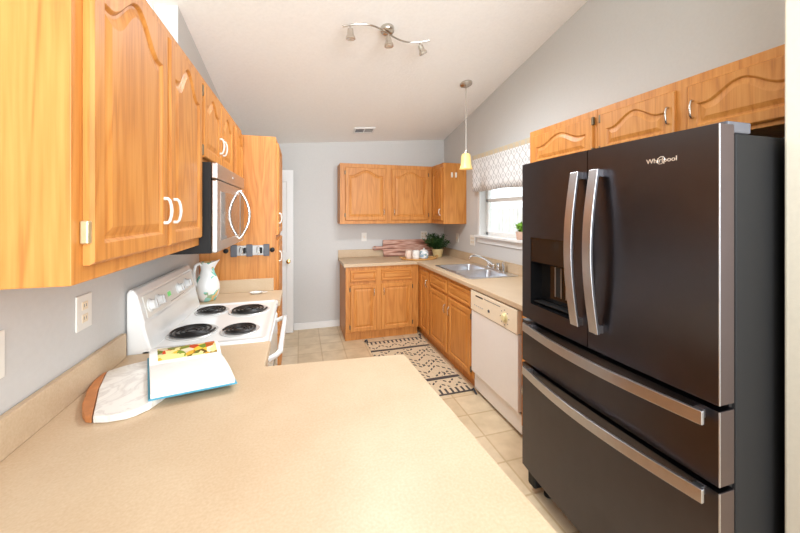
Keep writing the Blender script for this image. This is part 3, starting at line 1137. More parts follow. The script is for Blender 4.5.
drawer_handle(dr1, 0.905)
drawer_handle(dr2, 0.672)
MB().box((1.225, FY0 + 0.002, 1.757), (1.33, FY0 + 0.10, 1.792)).build('hinge_cover', 'darkgrey', fr, bevel=0.005)
MB().box((1.225, FY1 - 0.10, 1.757), (1.33, FY1 - 0.002, 1.792)).build('hinge_cover', 'darkgrey', fr, bevel=0.005)
mb = MB().box((1.20, 1.52, 0.03), (1.28, 1.578, 0.115)).box((1.20, 0.69, 0.03), (1.28, 0.75, 0.115)).box((1.235, 0.75, 0.045), (1.27, 1.52, 0.12))
mb.build('base_grille', 'black', fr, bevel=0.01)
for yy in (1.50, 0.74):
    MB().lathe([(0.018, 0.0), (0.022, 0.003), (0.022, 0.015), (0.008, 0.018), (0.008, 0.05)], (1.27, yy, 0.0005), 14).build('foot', 'black', fr, smooth=True)
    MB().lathe([(0.018, 0.0), (0.022, 0.003), (0.022, 0.015), (0.008, 0.018), (0.008, 0.05)], (1.9, yy, 0.0005), 14).build('foot', 'black', fr, smooth=True)


def text_mesh(txt, size, P, mat, name, parent, depth=0.0008):
    cu = bpy.data.curves.new('lettering', 'FONT')
    cu.body = txt
    cu.size = size
    cu.extrude = depth
    cu.align_x = 'CENTER'
    o = bpy.data.objects.new('lettering', cu)
    COL.objects.link(o)
    dg = bpy.context.evaluated_depsgraph_get()
    me = bpy.data.meshes.new_from_object(o.evaluated_get(dg))
    bpy.data.objects.remove(o)
    base = wloc(parent)
    for v in me.vertices:
        v.co = Vector(P(v.co.x, v.co.y, v.co.z)) - base
    me.name = name
    me.materials.clear()
    me.materials.append(M[mat])
    ob = bpy.data.objects.new(name, me)
    COL.objects.link(ob)
    ob.parent = parent
    return ob


LX = fx(0.84) - 0.001
M['logo'] = plain('polished_emblem', (0.85, 0.76, 0.66), 0.3, 0.6, noise=0.02)
text_mesh('Whirlpool', 0.0235, lambda u, v, n: (fx(0.841 - u) - 0.001 - n, 0.841 - u, 1.686 + v), 'logo', 'emblem_lettering', rd)
pts = []
for i in range(28):
    a_ = 2 * PI * i / 28
    u_, v_ = 0.0125 * math.cos(a_), 0.0105 * math.sin(a_)
    u_, v_ = u_ * 0.9 - v_ * 0.35, v_ + u_ * 0.5
    pts.append((LX - 0.0012, 0.841 - u_, 1.693 + v_))
MB().tube(pts, 0.0011, 6, closed=True).build('emblem_ring', 'logo', rd, smooth=True)

# ------------------------------------------------------------------ stove
st = thing('stove', 'white electric coil stove between beige counters on the left', 'stove', (-0.43, 2.063, 0))
y0, y1 = 1.691, 2.434
MB().box((XL + 0.006, y0, 0.03), (-0.185, y1, 0.895)).build('body', 'white', st, bevel=0.004)
od = MB().box((-0.184, y0 + 0.006, 0.20), (-0.150, y1 - 0.006, 0.84)).build('oven_door', 'white', st, bevel=0.008)
MB().box((-0.1505, y0 + 0.14, 0.36), (-0.148, y1 - 0.14, 0.64)).build('oven_window', 'black_gloss', od)
MB().box((-0.184, y0 + 0.006, 0.04), (-0.152, y1 - 0.006, 0.192)).build('drawer_front', 'white', st, bevel=0.008)
pts = [(-0.150, y0 + 0.06, 0.80), (-0.115, y0 + 0.065, 0.815)]
for i in range(13):
    t = i / 12
    pts.append((-0.098 - 0.0 * t, y0 + 0.085 + (y1 - y0 - 0.17) * t, 0.825))
pts += [(-0.115, y1 - 0.065, 0.815), (-0.150, y1 - 0.06, 0.80)]
MB().tube(pts, 0.0135, 12).build('handle', 'white', od, smooth=True)
# cooktop with a raised lip
mb = MB()
L = []
for k, z in ((0.0, 0.894), (0.0, 0.918), (0.006, 0.925), (0.018, 0.925), (0.026, 0.920), (0.05, 0.9195)):
    L.append([(x, y, z) for x, y in rrect(XL + 0.05 + k, -0.146 - k, y0 + k, y1 - k, 0.016, 4)])
ck = MB().loops(L).build('cooktop', 'white', st, smooth=True)
# backguard: swept section in xz
sec = [(-0.708, 0.90), (-0.708, 1.172), (-0.700, 1.186), (-0.682, 1.184), (-0.668, 1.160), (-0.642, 1.045), (-0.643, 1.032), (-0.640, 1.015), (-0.634, 0.99), (-0.618, 0.925), (-0.618, 0.90)]
nL = []
for y in (y0 + 0.0, y0 + 0.006, y1 - 0.006, y1):
    k = 0.004 if y in (y0, y1) else 0
    nL.append([(x - (k if x > -0.70 else -k), y, z - (k if z > 1.1 else 0)) for x, z in sec])
bg = MB().loops(nL).build('backguard', 'white', st, bevel=0.004)
sl = math.atan2(0.026, 0.115)


def on_panel(y, z, n):
    x = -0.642 - (z - 1.045) * 0.026 / 0.115
    return Vector((x + n * math.cos(sl), y, z + n * math.sin(sl)))


# recessed control panel outline
mb = MB()
c0 = [on_panel(y0 + 0.035, 1.052, 0.0006), on_panel(y1 - 0.035, 1.052, 0.0006), on_panel(y1 - 0.035, 1.148, 0.0006), on_panel(y0 + 0.035, 1.148, 0.0006)]
c1 = [p + Vector((0.003, 0, 0.0007)) for p in c0]
mb.loops([[tuple(p) for p in c0], [tuple(p) for p in c1]])
mb.build('control_panel', 'plastic', bg, bevel=0.002)
for yk in (1.773, 1.861, 2.131, 2.262):
    mb = MB()
    for r, n in ((0.027, 0.003), (0.026, 0.008), (0.020, 0.010), (0.018, 0.026), (0.010, 0.028)):
        pass
    Ls = []
    for r, n in ((0.030, 0.003), (0.030, 0.006), (0.022, 0.009), (0.020, 0.027), (0.012, 0.029)):
        cpt = on_panel(yk, 1.098, n)
        tv = Vector((-math.sin(sl), 0, math.cos(sl)))
        Ls.append([tuple(cpt + Vector((0, 1, 0)) * r * math.cos(2 * PI * i / 22) + tv * r * math.sin(2 * PI * i / 22)) for i in range(22)])
    mb.loops(Ls)
    kn = mb.build('knob', 'white', bg, smooth=True)
    mb = MB()
    g0 = [on_panel(yk + dy, 1.098 + dz, 0.029) for dy, dz in ((-0.004, -0.018), (0.004, -0.018), (0.004, 0.018), (-0.004, 0.018))]
    g1 = [on_panel(yk + dy, 1.098 + dz, 0.035) for dy, dz in ((-0.003, -0.018), (0.003, -0.018), (0.003, 0.018), (-0.003, 0.018))]
    mb.loops([[tuple(p) for p in g0], [tuple(p) for p in g1]])
    mb.build('knob_grip', 'lightgrey', kn)


def panel_patch(name, ya, yb, za, zb, mat, n=0.0045):
    g0 = [on_panel(y, z, 0.003) for y, z in ((ya, za), (yb, za), (yb, zb), (ya, zb))]
    g1 = [on_panel(y, z, n) for y, z in ((ya, za), (yb, za), (yb, zb), (ya, zb))]
    return MB().loops([[tuple(p) for p in g0], [tuple(p) for p in g1]]).build(name, mat, bg)


panel_patch('clock_display', 1.98, 2.02, 1.086, 1.108, 'green_led')
panel_patch('vent_slot', 1.995, 2.2, 1.056, 1.060, 'lightgrey')
for (bx_, by_, R) in ((-0.515, 1.895, 0.102), (-0.510, 2.262, 0.080), (-0.292, 1.858, 0.080), (-0.300, 2.222, 0.102)):
    z = 0.9196
    pan = MB().lathe([(R + 0.012, 0.0), (R + 0.014, 0.003), (R + 0.010, 0.006), (R + 0.003, 0.005), (R - 0.004, 0.002), (0.02, 0.001)], (bx_, by_, z), 36).build('drip_pan', 'pan_ring', ck, smooth=True)
    pts = []
    turns = 4 if R > 0.09 else 3.5
    ns = int(turns * 26)
    for i in range(ns + 1):
        t = i / ns
        a_ = 2 * PI * turns * t
        r_ = 0.018 + (R - 0.020) * t
        pts.append((bx_ + r_ * math.cos(a_), by_ + r_ * math.sin(a_), z + 0.012))
    MB().tube(pts, 0.0052, 6).build('burner_coil', 'coil', ck, smooth=True)
    MB().lathe([(R - 0.004, 0.0022), (R - 0.004, 0.0042), (0.02, 0.0045)], (bx_, by_, z), 30).build('burner_bowl', 'lightgrey', ck)

# ------------------------------------------------------------------ microwave
mw = thing('microwave', 'stainless over-the-range microwave with a bowed handle above the stove', 'microwave', (-0.5, 2.05, 1.333))
y0, y1 = 1.676, 2.428
MB().box((XL + 0.003, y0, 1.333), (-0.384, y1, 1.7415)).build('body', 'black', mw, bevel=0.002)
md = MB().box((-0.383, y0 + 0.001, 1.335), (-0.358, y1 - 0.001, 1.664)).build('door', 'steel', mw, bevel=0.006)
MB().box((-0.383, y0 + 0.001, 1.668), (-0.358, y1 - 0.001, 1.741)).build('vent_panel', 'steel', mw, bevel=0.005)
M['mw_glass'] = plain('dark_oven_glass', (0.16, 0.13, 0.11), 0.06, 0.6, noise=0.02)
MB().box((-0.3585, y0 + 0.07, 1.385), (-0.3565, y1 - 0.205, 1.615)).build('door_glass', 'mw_glass', md)
MB().box((-0.3585, y1 - 0.15, 1.36), (-0.3565, y1 - 0.02, 1.64)).build('keypad', 'black_gloss', md)
pts = []
for i in range(21):
    t = i / 20
    pts.append((-0.357 + 0.056 * math.sin(PI * t) ** 0.8, y1 - 0.185, 1.358 + 0.29 * t))
MB().tube(pts, 0.0075, 10).build('handle', 'chrome', md, smooth=True)
MB().box((-0.3582, 2.03, 1.702), (-0.3570, 2.075, 1.712)).build('badge', 'lightgrey', mw)

# ------------------------------------------------------------------ things on the left counters
pt = thing('pitcher', 'white ceramic pitcher with teal flowers standing behind the stove', 'pitcher', (-0.618, 2.585, CT + 0.001))
z0 = CT + 0.001
cx, cy = -0.612, 2.585
prof = [(0.045, 0.0), (0.052, 0.004), (0.066, 0.035), (0.075, 0.075), (0.074, 0.11), (0.062, 0.15), (0.046, 0.185), (0.040, 0.21), (0.043, 0.235), (0.052, 0.262), (0.048, 0.262), (0.038, 0.235), (0.035, 0.21), (0.042, 0.18)]
mb = MB().lathe(prof, (cx, cy, z0), 32, cap1=False)
for v in mb.bm.verts:                       # pull the lip out into a spout towards the room
    h = v.co.z - z0
    if h > 0.215:
        dx, dy = v.co.x - cx, v.co.y - cy
        a_ = math.atan2(dy, dx)
        s = max(0, math.cos(a_)) ** 6 * (h - 0.215) / 0.047
        v.co.x += 0.026 * s
        v.co.z += 0.016 * s
mb.build('body', 'floral', pt, smooth=True)
hp = [(-0.040, 0.246), (-0.058, 0.258), (-0.078, 0.246), (-0.088, 0.21), (-0.088, 0.17), (-0.080, 0.13), (-0.068, 0.105)]
ca, sa = math.cos(math.radians(222)), math.sin(math.radians(222))
MB().tube([(cx + (-r) * ca * 1.0, cy + (-r) * sa, z0 + z) for r, z in hp], [0.008, 0.009, 0.0095, 0.009, 0.009, 0.0085, 0.007], 10).build('handle', 'ceramic', pt, smooth=True)

mb = MB().lathe([(0.030, 0.0), (0.036, 0.002), (0.044, 0.010), (0.042, 0.011), (0.034, 0.005), (0.004, 0.004)], (-0.315, 2.70, CT + 0.001), 24, sx=1.1, sy=0.8)
sr = thing('spoon_rest', 'small white dish lying on the counter beside the pantry', 'dish', (-0.315, 2.70, CT + 0.001))
mb.build('bowl', 'ceramic', sr, smooth=True)
MB().box((-0.30, 2.665, CT + 0.012), (-0.235, 2.677, CT + 0.017)).build('grip', 'ceramic', sr, bevel=0.002)

# magnetic rack screwed to the pantry side
rk = thing('utensil_rack', 'grey metal rack strip with dark clips mounted on the pantry side panel', 'rack', (-0.36, 2.775, 1.19))
MB().box((-0.505, 2.771, 1.190), (-0.245, 2.7785, 1.266)).build('back_plate', 'lightgrey', rk, bevel=0.003)
for xx in (-0.480, -0.372, -0.252):
    MB().box((xx - 0.022, 2.763, 1.182), (xx + 0.022, 2.771, 1.274)).build('clip_plate', 'darkgrey', rk, bevel=0.008)
for xx in (-0.430, -0.310):
    pts = [(xx + 0.012 * math.cos(2 * PI * i / 16), 2.767, 1.228 + 0.030 * math.sin(2 * PI * i / 16)) for i in range(16)]
    MB().tube(pts, 0.004, 6, closed=True).build('ring', 'chrome', rk, smooth=True)
for xx in (-0.405, -0.290):
    MB().box((xx - 0.009, 2.760, 1.205), (xx + 0.009, 2.7705, 1.250)).build('peg', 'black', rk, bevel=0.004)
for xx in (-0.535, -0.21):
    MB().lathe([(0.018, 0.0), (0.018, -0.010), (0.012, -0.014)], (xx, 2.7785, 1.228), 14, 'y').build('end_knob', 'black', rk, smooth=True)

# marble and wood board
bd = thing('serving_board', 'white marble serving board with a wooden end lying on the foreground counter', 'board', (-0.56, 1.36, CT + 0.001))
zb = CT + 0.001
mar = [(-0.568, 1.167), (-0.535, 1.160), (-0.491, 1.162), (-0.462, 1.176), (-0.440, 1.198), (-0.400, 1.30), (-0.42, 1.50), (-0.50, 1.565), (-0.583, 1.550), (-0.640, 1.522), (-0.678, 1.490), (-0.676, 1.470), (-0.640, 1.35)]
MB().prism(mar, zb, zb + 0.02).build('marble_slab', 'marble', bd, bevel=0.003)
wd = [(-0.570, 1.166), (-0.590, 1.176), (-0.612, 1.205), (-0.640, 1.26), (-0.676, 1.36), (-0.688, 1.42), (-0.688, 1.478), (-0.680, 1.487), (-0.678, 1.470), (-0.642, 1.35)]
MB().prism(wd, zb, zb + 0.019).build('wooden_end', 'cork', bd, bevel=0.003)


# open cookbook
def bookpt(u, v, n):
    """u along the gutter, v across (towards the camera positive), n up"""
    g0 = Vector((-0.535, 1.452, 0))
    ud = Vector((0.240, 0.040, 0)).normalized()
    vd = Vector((0.36, -0.95, 0)).normalized()
    p = g0 + ud * u + vd * v
    return (p.x, p.y, zb + 0.0205 + n)


bk = thing('cookbook', 'open cookbook with a food photo page resting on the marble board', 'book', bookpt(0.11, 0, 0))
BL = 0.235
mb = MB()
sec = [(-0.120, 0.0), (-0.120, 0.003), (0.0, 0.003), (0.258, 0.003), (0.258, 0.0)]
mb.loops([[bookpt(-0.006, v, n) for v, n in sec], [bookpt(BL + 0.006, v, n) for v, n in sec]])
mb.build('cover', 'blue_cover', bk)


def block(name, prof, mat, us=(0.0, BL)):
    top = [(v, n) for v, n in prof]
    bot = [(v, 0.0032) for v, n in prof][::-1]
    s = top + bot
    return MB().loops([[bookpt(u, v, n) for v, n in s] for u in us]).build(name, mat, bk, smooth=True)


near = [(0.002 + 0.25 * i / 10, 0.006 + 0.022 * math.sin(PI * min(1, 0.12 + 0.62 * i / 10)) * (1 - 0.30 * i / 10)) for i in range(11)]
block('page_block', near, 'paper')
far = [(-0.002 - 0.122 * i / 10, 0.006 + 0.033 * math.sin(PI * (0.08 + 0.66 * i / 10))) for i in range(11)]
block('page_block', far, 'paper')
pic = [(v, n + 0.0012) for v, n in far[1:]]
mb = MB()
mb.loops([[bookpt(0.026, v, n) for v, n in pic], [bookpt(BL - 0.012, v, n) for v, n in pic]], closed=False)
mb.build('photo_page', 'food_page', bk, smooth=True)

# ------------------------------------------------------------------ far counter
# long plank board leaning on the backsplash
lb = thing('cutting_board', 'long rosy wooden plank cutting board leaning against the far backsplash', 'board', (1.40, 4.43, CT + 0.001))
out = [(1.085, 0.0), (1.79, 0.0), (1.79, 0.226), (1.085, 0.226), (1.080, 0.150), (1.060, 0.138), (0.990, 0.140), (0.965, 0.146), (0.942, 0.136), (0.934, 0.115), (0.942, 0.094), (0.965, 0.084), (0.990, 0.090), (1.060, 0.092), (1.080, 0.080)]
hole = [(0.963 + 0.012 * math.cos(2 * PI * i / 10), 0.115 + 0.012 * math.sin(2 * PI * i / 10)) for i in range(10)]
mb = MB().prism(out, 0, 0.022, [hole])
tilt = math.radians(14)
for v in mb.bm.verts:
    x, h, t = v.co
    v.co = Vector((x, 4.438 + h * math.sin(tilt) + t * math.cos(tilt), CT + 0.0065 + h * math.cos(tilt) - t * math.sin(tilt)))
mb.build('board', 'planks', lb, bevel=0.003)

tr = thing('serving_tray', 'oval wooden serving tray with handles on the far corner counter', 'tray', (1.47, 4.10, CT + 0.001))
mb = MB().lathe([(0.225, 0.0), (0.235, 0.004), (0.240, 0.018), (0.233, 0.018), (0.227, 0.007), (0.01, 0.007)], (1.47, 4.10, CT + 0.001), 44, sx=1.0, sy=0.62)
mb.build('dish', 'bamboo', tr, smooth=True)
for s in (-1, 1):
    pts = [(1.47 + s * (0.232 + 0.028 * math.sin(PI * i / 8)), 4.10 - 0.045 + 0.09 * i / 8, CT + 0.017 + 0.022 * math.sin(PI * i / 8)) for i in range(9)]
    MB().tube(pts, 0.006, 8).build('handle', 'bamboo', tr, smooth=True)
tz = CT + 0.0085


def canister(label, x, y, r, h, mat='ceramic'):
    t = thing('mug', label, 'mug', (x, y, tz))
    MB().lathe([(r * 0.82, 0), (r * 0.96, 0.006), (r, 0.02), (r, h), (r * 0.93, h), (r * 0.93, 0.012), (0.01, 0.010)], (x, y, tz), 26).build('cup', mat, t, smooth=True)
    pts = [(x - 0.35 * r - (0.9 * r + 0.026 * math.sin(PI * i / 8)) * 0.75, y - (0.9 * r + 0.026 * math.sin(PI * i / 8)) * 0.55, tz + h * (0.22 + 0.58 * i / 8)) for i in range(9)]
    MB().tube([(x - (0.97 * r + 0.028 * math.sin(PI * i / 8)) * 0.8, y - (0.97 * r + 0.028 * math.sin(PI * i / 8)) * 0.6, tz + h * (0.2 + 0.6 * i / 8)) for i in range(9)], 0.005, 8).build('handle', mat, t, smooth=True)
    return t


M['blush'] = plain('blush_ceramic', lin(234, 212, 196), 0.2, noise=0.02, coat=0.4)
canister('blush white mug at the left end of the tray, half behind the white mug', 1.335, 4.12, 0.042, 0.108, 'blush')
canister('plain white mug in the middle of the tray next to the sugar pot', 1.415, 4.065, 0.046, 0.110)
sg = thing('sugar_pot', 'white lidded sugar pot with blue flowers at the right of the tray', 'pot', (1.535, 4.10, tz))
MB().lathe([(0.045, 0), (0.055, 0.006), (0.061, 0.04), (0.060, 0.075), (0.052, 0.092), (0.046, 0.096)], (1.535, 4.10, tz), 28).build('body', 'floral_blue', sg, smooth=True)
ldp = MB().lathe([(0.050, 0.0965), (0.046, 0.104), (0.026, 0.113), (0.008, 0.116)], (1.535, 4.10, tz), 24).build('lid', 'ceramic', sg, smooth=True)
MB().lathe([(0.006, 0.114), (0.010, 0.122), (0.011, 0.130), (0.004, 0.136)], (1.535, 4.10, tz), 12).build('knob', 'ceramic', ldp, smooth=True)


def leaf(mb, base, dirv, ln, wd_, droop=0.3, up_=Vector((0, 0, 1))):
    d = Vector(dirv).normalized()
    s = d.cross(up_)
    if s.length < 0.05:
        s = Vector((1, 0, 0))
    s.normalize()
    base = Vector(base)
    n = s.cross(d)
    p1 = base + d * ln * 0.45 + s * wd_ * 0.5 + n * 0.06 * ln
    p2 = base + d * ln * 0.45 - s * wd_ * 0.5 + n * 0.06 * ln
    p3 = base + d * ln - Vector((0, 0, droop * ln * 0.4))
    m = base + d * ln * 0.5 - n * 0.03 * ln
    mb.face([base, p1, m])
    mb.face([base, m, p2])
    mb.face([m, p1, p3])
    mb.face([m, p3, p2])


pl = thing('potted_plant', 'bushy dark green plant in a cream pot in the far counter corner', 'plant', (1.79, 4.25, CT + 0.001))
pz = CT + 0.001
MB().lathe([(0.056, 0.0), (0.060, 0.004), (0.074, 0.088), (0.082, 0.090), (0.083, 0.108), (0.074, 0.108), (0.072, 0.095)], (1.79, 4.25, pz), 28, cap1=False).build('pot', 'pot', pl, smooth=True)
MB().lathe([(0.0715, 0.094), (0.04, 0.100), (0.005, 0.102)], (1.79, 4.25, pz), 16).build('soil', 'soil', pl)
mb, ms = MB(), MB()
for k in range(52):
    a_ = random.uniform(0, 2 * PI)
    el = random.uniform(0.55, 1.5)
    ln = random.uniform(0.12, 0.24)
    dv = Vector((math.cos(a_) * math.cos(el), math.sin(a_) * math.cos(el), math.sin(el)))
    b0 = Vector((1.79 + 0.03 * math.cos(a_), 4.25 + 0.03 * math.sin(a_), pz + 0.095))
    tip = b0 + dv * ln
    tip.y = min(tip.y, 4.38)
    tip.x = min(tip.x, 1.93)
    ms.tube([b0, (b0 + tip) / 2 + Vector((0, 0, 0.01)), tip], 0.0022, 5)
    for j in range(24):
        t = random.uniform(0.25, 1.0)
        p = b0.lerp(tip, t)
        v = Vector((random.uniform(-1, 1), random.uniform(-1, 0.8), random.uniform(-0.3, 1)))
        leaf(mb, p, v, random.uniform(0.035, 0.06), random.uniform(0.014, 0.022))
mb.build('foliage', 'leaf_dark', pl)
ms.build('stems', 'leaf_dark', pl)

# small plant on the window sill
sl_ = thing('potted_plant', 'small bright green plant in a blush pot on the window sill', 'plant', (2.045, 2.765, WZ0 + 0.003))
sx_, sy_, sz_ = 2.033, 2.785, WZ0 + 0.003
MB().lathe([(0.028, 0), (0.031, 0.003), (0.040, 0.066), (0.041, 0.078), (0.036, 0.078), (0.035, 0.068)], (sx_, sy_, sz_), 24, cap1=False).build('pot', 'terracotta', sl_, smooth=True)
MB().lathe([(0.0355, 0.066), (0.005, 0.070)], (sx_, sy_, sz_), 16).build('soil', 'soil', sl_)
mb = MB()
for k in range(60):
    a_ = random.uniform(0, 2 * PI)
    el = random.uniform(0.2, 1.5)
    b0 = Vector((sx_ + random.uniform(-0.02, 0.02), sy_ + random.uniform(-0.03, 0.03), sz_ + 0.072 + random.uniform(0, 0.05)))
    dv = Vector((0.55 * math.cos(a_) * math.cos(el), math.sin(a_) * math.cos(el), math.sin(el) * 0.9))
    leaf(mb, b0, dv, random.uniform(0.045, 0.075), random.uniform(0.028, 0.042))
for v in mb.bm.verts:
    v.co.x = min(v.co.x, XR + 0.07)
mb.build('foliage', 'leaf_light', sl_)

# ------------------------------------------------------------------ valance
va = thing('window_valance', 'grey and white ogee print valance hung across the kitchen window top', 'valance', (1.98, 2.89, 1.757))
N = 60
fr_, bk_ = [], []
VY0, VY1 = 2.215, 3.56
mb = MB()
rows = [1.757, 1.85, 1.95, 2.05, 2.15, 2.182]
grid = []
for z in rows:
    row = []
    for i in range(N + 1):
        y = VY0 + (VY1 - VY0) * i / N
        amp = 0.004 * (1 - (z - 1.757) / 0.43)
        row.append((1.947 + amp * math.sin(y * 21) - 0.0, y, z + (0.006 * math.sin(y * 9) if z < 1.8 else 0)))
    grid.append(row)
fullL = []
for row in grid:
    l = [(XR - 0.016, VY0, row[0][2])] + row + [(XR - 0.016, VY1, row[-1][2])]
    fullL.append(l)
mb.loops(fullL, closed=False)
cl = mb.build('cloth', 'valance', va, smooth=True)
so = cl.modifiers.new('thick', 'SOLIDIFY')
so.thickness = 0.004
so.offset = 0
MB().box((1.952, VY0 + 0.004, 2.160), (XR - 0.0125, VY1 - 0.004, 2.178)).build('mounting_board', 'trim', va)

# ------------------------------------------------------------------ lamps
pd = thing('pendant_lamp', 'small pendant lamp with a cream glass shade hanging over the sink', 'lamp', (1.603, 3.069, 1.94))
px, py = 1.603, 3.069
pc = ceil_z(px, py)
nrm = Vector((-0.082, 0.188, 1)).normalized()


def tilted_lathe(prof, c, n=28):
    """lathe around the ceiling normal, heights measured downwards from the ceiling"""
    mb = MB().lathe([(r, -h) for r, h in prof], (0, 0, 0), n)
    q = Vector((0, 0, 1)).rotation_difference(nrm)
    for v in mb.bm.verts:
        v.co = q @ v.co + Vector(c)
    return mb


tilted_lathe([(0.062, 0.001), (0.064, 0.006), (0.060, 0.020), (0.040, 0.030), (0.008, 0.034)], (px, py, pc)).build('canopy', 'nickel', pd, smooth=True)
MB().tube([(px, py, pc - 0.03), (px, py, 2.5), (px, py, 2.125)], 0.0042, 8).build('rod', 'nickel', pd, smooth=True)
MB().lathe([(0.006, 0.045), (0.016, 0.04), (0.020, 0.02), (0.022, -0.002), (0.02, -0.006)], (px, py, 2.10), 18).build('socket_cap', 'nickel', pd, smooth=True)
prof = [(r * 0.88, 0.012 + h * 0.92) for r, h in [(0.030, 0.172), (0.046, 0.162), (0.055, 0.140), (0.057, 0.10), (0.060, 0.05), (0.070, 0.015), (0.078, 0.0), (0.075, 0.0), (0.067, 0.015), (0.057, 0.05), (0.054, 0.10), (0.052, 0.138), (0.043, 0.158), (0.028, 0.168)]]
MB().lathe(prof, (px, py, 1.942), 32, cap0=False, cap1=False).build('shade', 'shade', pd, smooth=True)
MB().lathe([(0.012, 0.135), (0.014, 0.11), (0.024, 0.085), (0.026, 0.065), (0.018, 0.045), (0.004, 0.038)], (px, py, 1.942), 18).build('bulb', plain('warm_bulb', (1, 0.9, 0.7), 0.3, emit=((1, 0.82, 0.55), 1.2)), pd, smooth=True)

tl = thing('track_light', 'three-head track light with a wavy nickel bar on the sloped ceiling', 'lamp', (0.608, 2.392, ceil_z(0.608, 2.392)))
tx, ty = 0.608, 2.392


def on_ceil(x, y, drop):
    return Vector((x, y, ceil_z(x, y))) - nrm * drop


tilted_lathe([(0.050, 0.001), (0.052, 0.006), (0.050, 0.030), (0.042, 0.038), (0.012, 0.042)], on_ceil(tx, ty, 0)).build('canopy', 'nickel', tl, smooth=True)
pts = []
for i in range(41):
    t = i / 40 * 2 - 1
    x = tx + 0.335 * t
    yy = ty + 0.04 * t + 0.055 * math.sin(PI * t) - 0.01
    pts.append(on_ceil(x, yy, 0.055))
MB().tube(pts, 0.0065, 8).build('bar', 'nickel', tl, smooth=True)


def fill_spot(name, loc, aim, power, cone, radius):
    d = bpy.data.lights.new(name, 'SPOT')
    d.energy, d.spot_size, d.spot_blend, d.shadow_soft_size, d.color = power, math.radians(cone), 0.9, radius, (0.90, 0.95, 1.0)
    o = bpy.data.objects.new(name, d)
    COL.objects.link(o)
    o.location = loc
    o.rotation_euler = Vector(aim).to_track_quat('-Z', 'Y').to_euler()
    return o


def spot(i, dirv, axis_pt):
    p0 = pts[i]
    d = Vector(dirv).normalized()
    root = None
    mb = MB()
    mb.lathe([(r, 0.68 * h) for r, h in ((0.014, 0.0), (0.019, 0.004), (0.021, 0.035), (0.023, 0.062), (0.031, 0.076), (0.033, 0.100), (0.030, 0.100), (0.024, 0.086), (0.010, 0.08))], (0, 0, 0), 22)
    q = Vector((0, 0, 1)).rotation_difference(d)
    st_ = Vector(p0) + Vector((0, 0, -0.026))
    for v in mb.bm.verts:
        v.co = q @ v.co + st_
    mb.tube([p0, Vector(p0) + Vector((0, 0, -0.03))], 0.006, 8)
    h = mb.build('spot_head', 'nickel', tl, smooth=True)
    mb = MB().lathe([(0.028, 0.0655), (0.024, 0.0685), (0.004, 0.070)], (0, 0, 0), 20)
    for v in mb.bm.verts:
        v.co = q @ v.co + st_
    mb.build('bulb', 'bulb', h, smooth=True)
    fill_spot('track_fill_light', st_ + d * 0.082, d + Vector((0, 0, -1)), 38, 165, 0.035)  # overhead fill added at the track heads; the bulbs themselves are unlit


spot(3, (0.05, 0.10, -1), None)
spot(20, (0.05, -0.10, -1), None)
spot(36, (0.45, 0.05, -0.9), None)

vx, vy = 0.762, 4.167
vt = thing('air_vent', 'small white slotted air vent on the ceiling near the far wall', 'vent', (vx, vy, ceil_z(vx, vy)))


def ceil_box(mb, x0, x1, y0, y1, d0, d1):
    l0 = [tuple(on_ceil(x, y, d0)) for x, y in ((x0, y0), (x1, y0), (x1, y1), (x0, y1))]
    l1 = [tuple(on_ceil(x, y, d1)) for x, y in ((x0, y0), (x1, y0), (x1, y1), (x0, y1))]
    mb.loops([l0, l1])


mb = MB()
for (x0, x1, y0, y1) in ((vx - 0.13, vx + 0.13, vy - 0.075, vy - 0.055), (vx - 0.13, vx + 0.13, vy + 0.055, vy + 0.075), (vx - 0.13, vx - 0.11, vy - 0.055, vy + 0.055), (vx + 0.11, vx + 0.13, vy - 0.055, vy + 0.055), (vx - 0.006, vx + 0.006, vy - 0.055, vy + 0.055)):
    ceil_box(mb, x0, x1, y0, y1, 0.0005, 0.012)
mb.build('frame', 'trim', vt)
mb = MB()
ceil_box(mb, vx - 0.11, vx + 0.11, vy - 0.055, vy + 0.055, 0.0005, 0.002)
mb.build('duct_opening', 'darkgrey', vt)
mb = MB()
for k in range(4):
    yk = vy - 0.045 + k * 0.03
    ceil_box(mb, vx + 0.006, vx + 0.11, yk - 0.009, yk + 0.009, 0.004, 0.008)
    ceil_box(mb, vx - 0.11, vx - 0.006, yk - 0.004, yk + 0.004, 0.004, 0.008)
mb.build('louvres', 'lightgrey', vt)

# ------------------------------------------------------------------ wall plates
def plate(label, face, org, w, h, kind='outlet', mat='plastic', toggles=1):
    P = face(*org)
    nm = 'wall_outlet' if kind == 'outlet' else 'light_switch'
    c = P(0, 0, 0)
    t = thing(nm, label, 'outlet' if kind == 'outlet' else 'switch', c)

    def bx(name, u0, u1, v0, v1, n0, n1, m_, par, bev=0.0):
        a, b = P(u0, v0, n0), P(u1, v1, n1)
        return MB().box([min(a[i], b[i]) for i in range(3)], [max(a[i], b[i]) for i in range(3)]).build(name, m_, par, bevel=bev)
    p_ = bx('plate', -w / 2, w / 2, 0, h, 0.0005, 0.006, mat, t, 0.002)
    for k in range(toggles):
        u = (k - (toggles - 1) / 2) * 0.046
        if kind == 'outlet':
            for vv in (h * 0.32, h * 0.68):
                s_ = bx('socket', u - 0.016, u + 0.016, vv - 0.014, vv + 0.014, 0.006, 0.008, 'almond', p_, 0.003)
                mbs = MB()
                for uu in (-0.006, 0.006):
                    a, b = P(u + uu - 0.0012, vv - 0.004, 0.0078), P(u + uu + 0.0012, vv + 0.006, 0.0084)
                    mbs.box([min(a[i], b[i]) for i in range(3)], [max(a[i], b[i]) for i in range(3)])
                mbs.build('slots', 'darkgrey', s_)
        else:
            bx('toggle', u - 0.006, u + 0.006, h / 2 - 0.014, h / 2 + 0.014, 0.006, 0.014, 'almond', p_, 0.002)
    return t


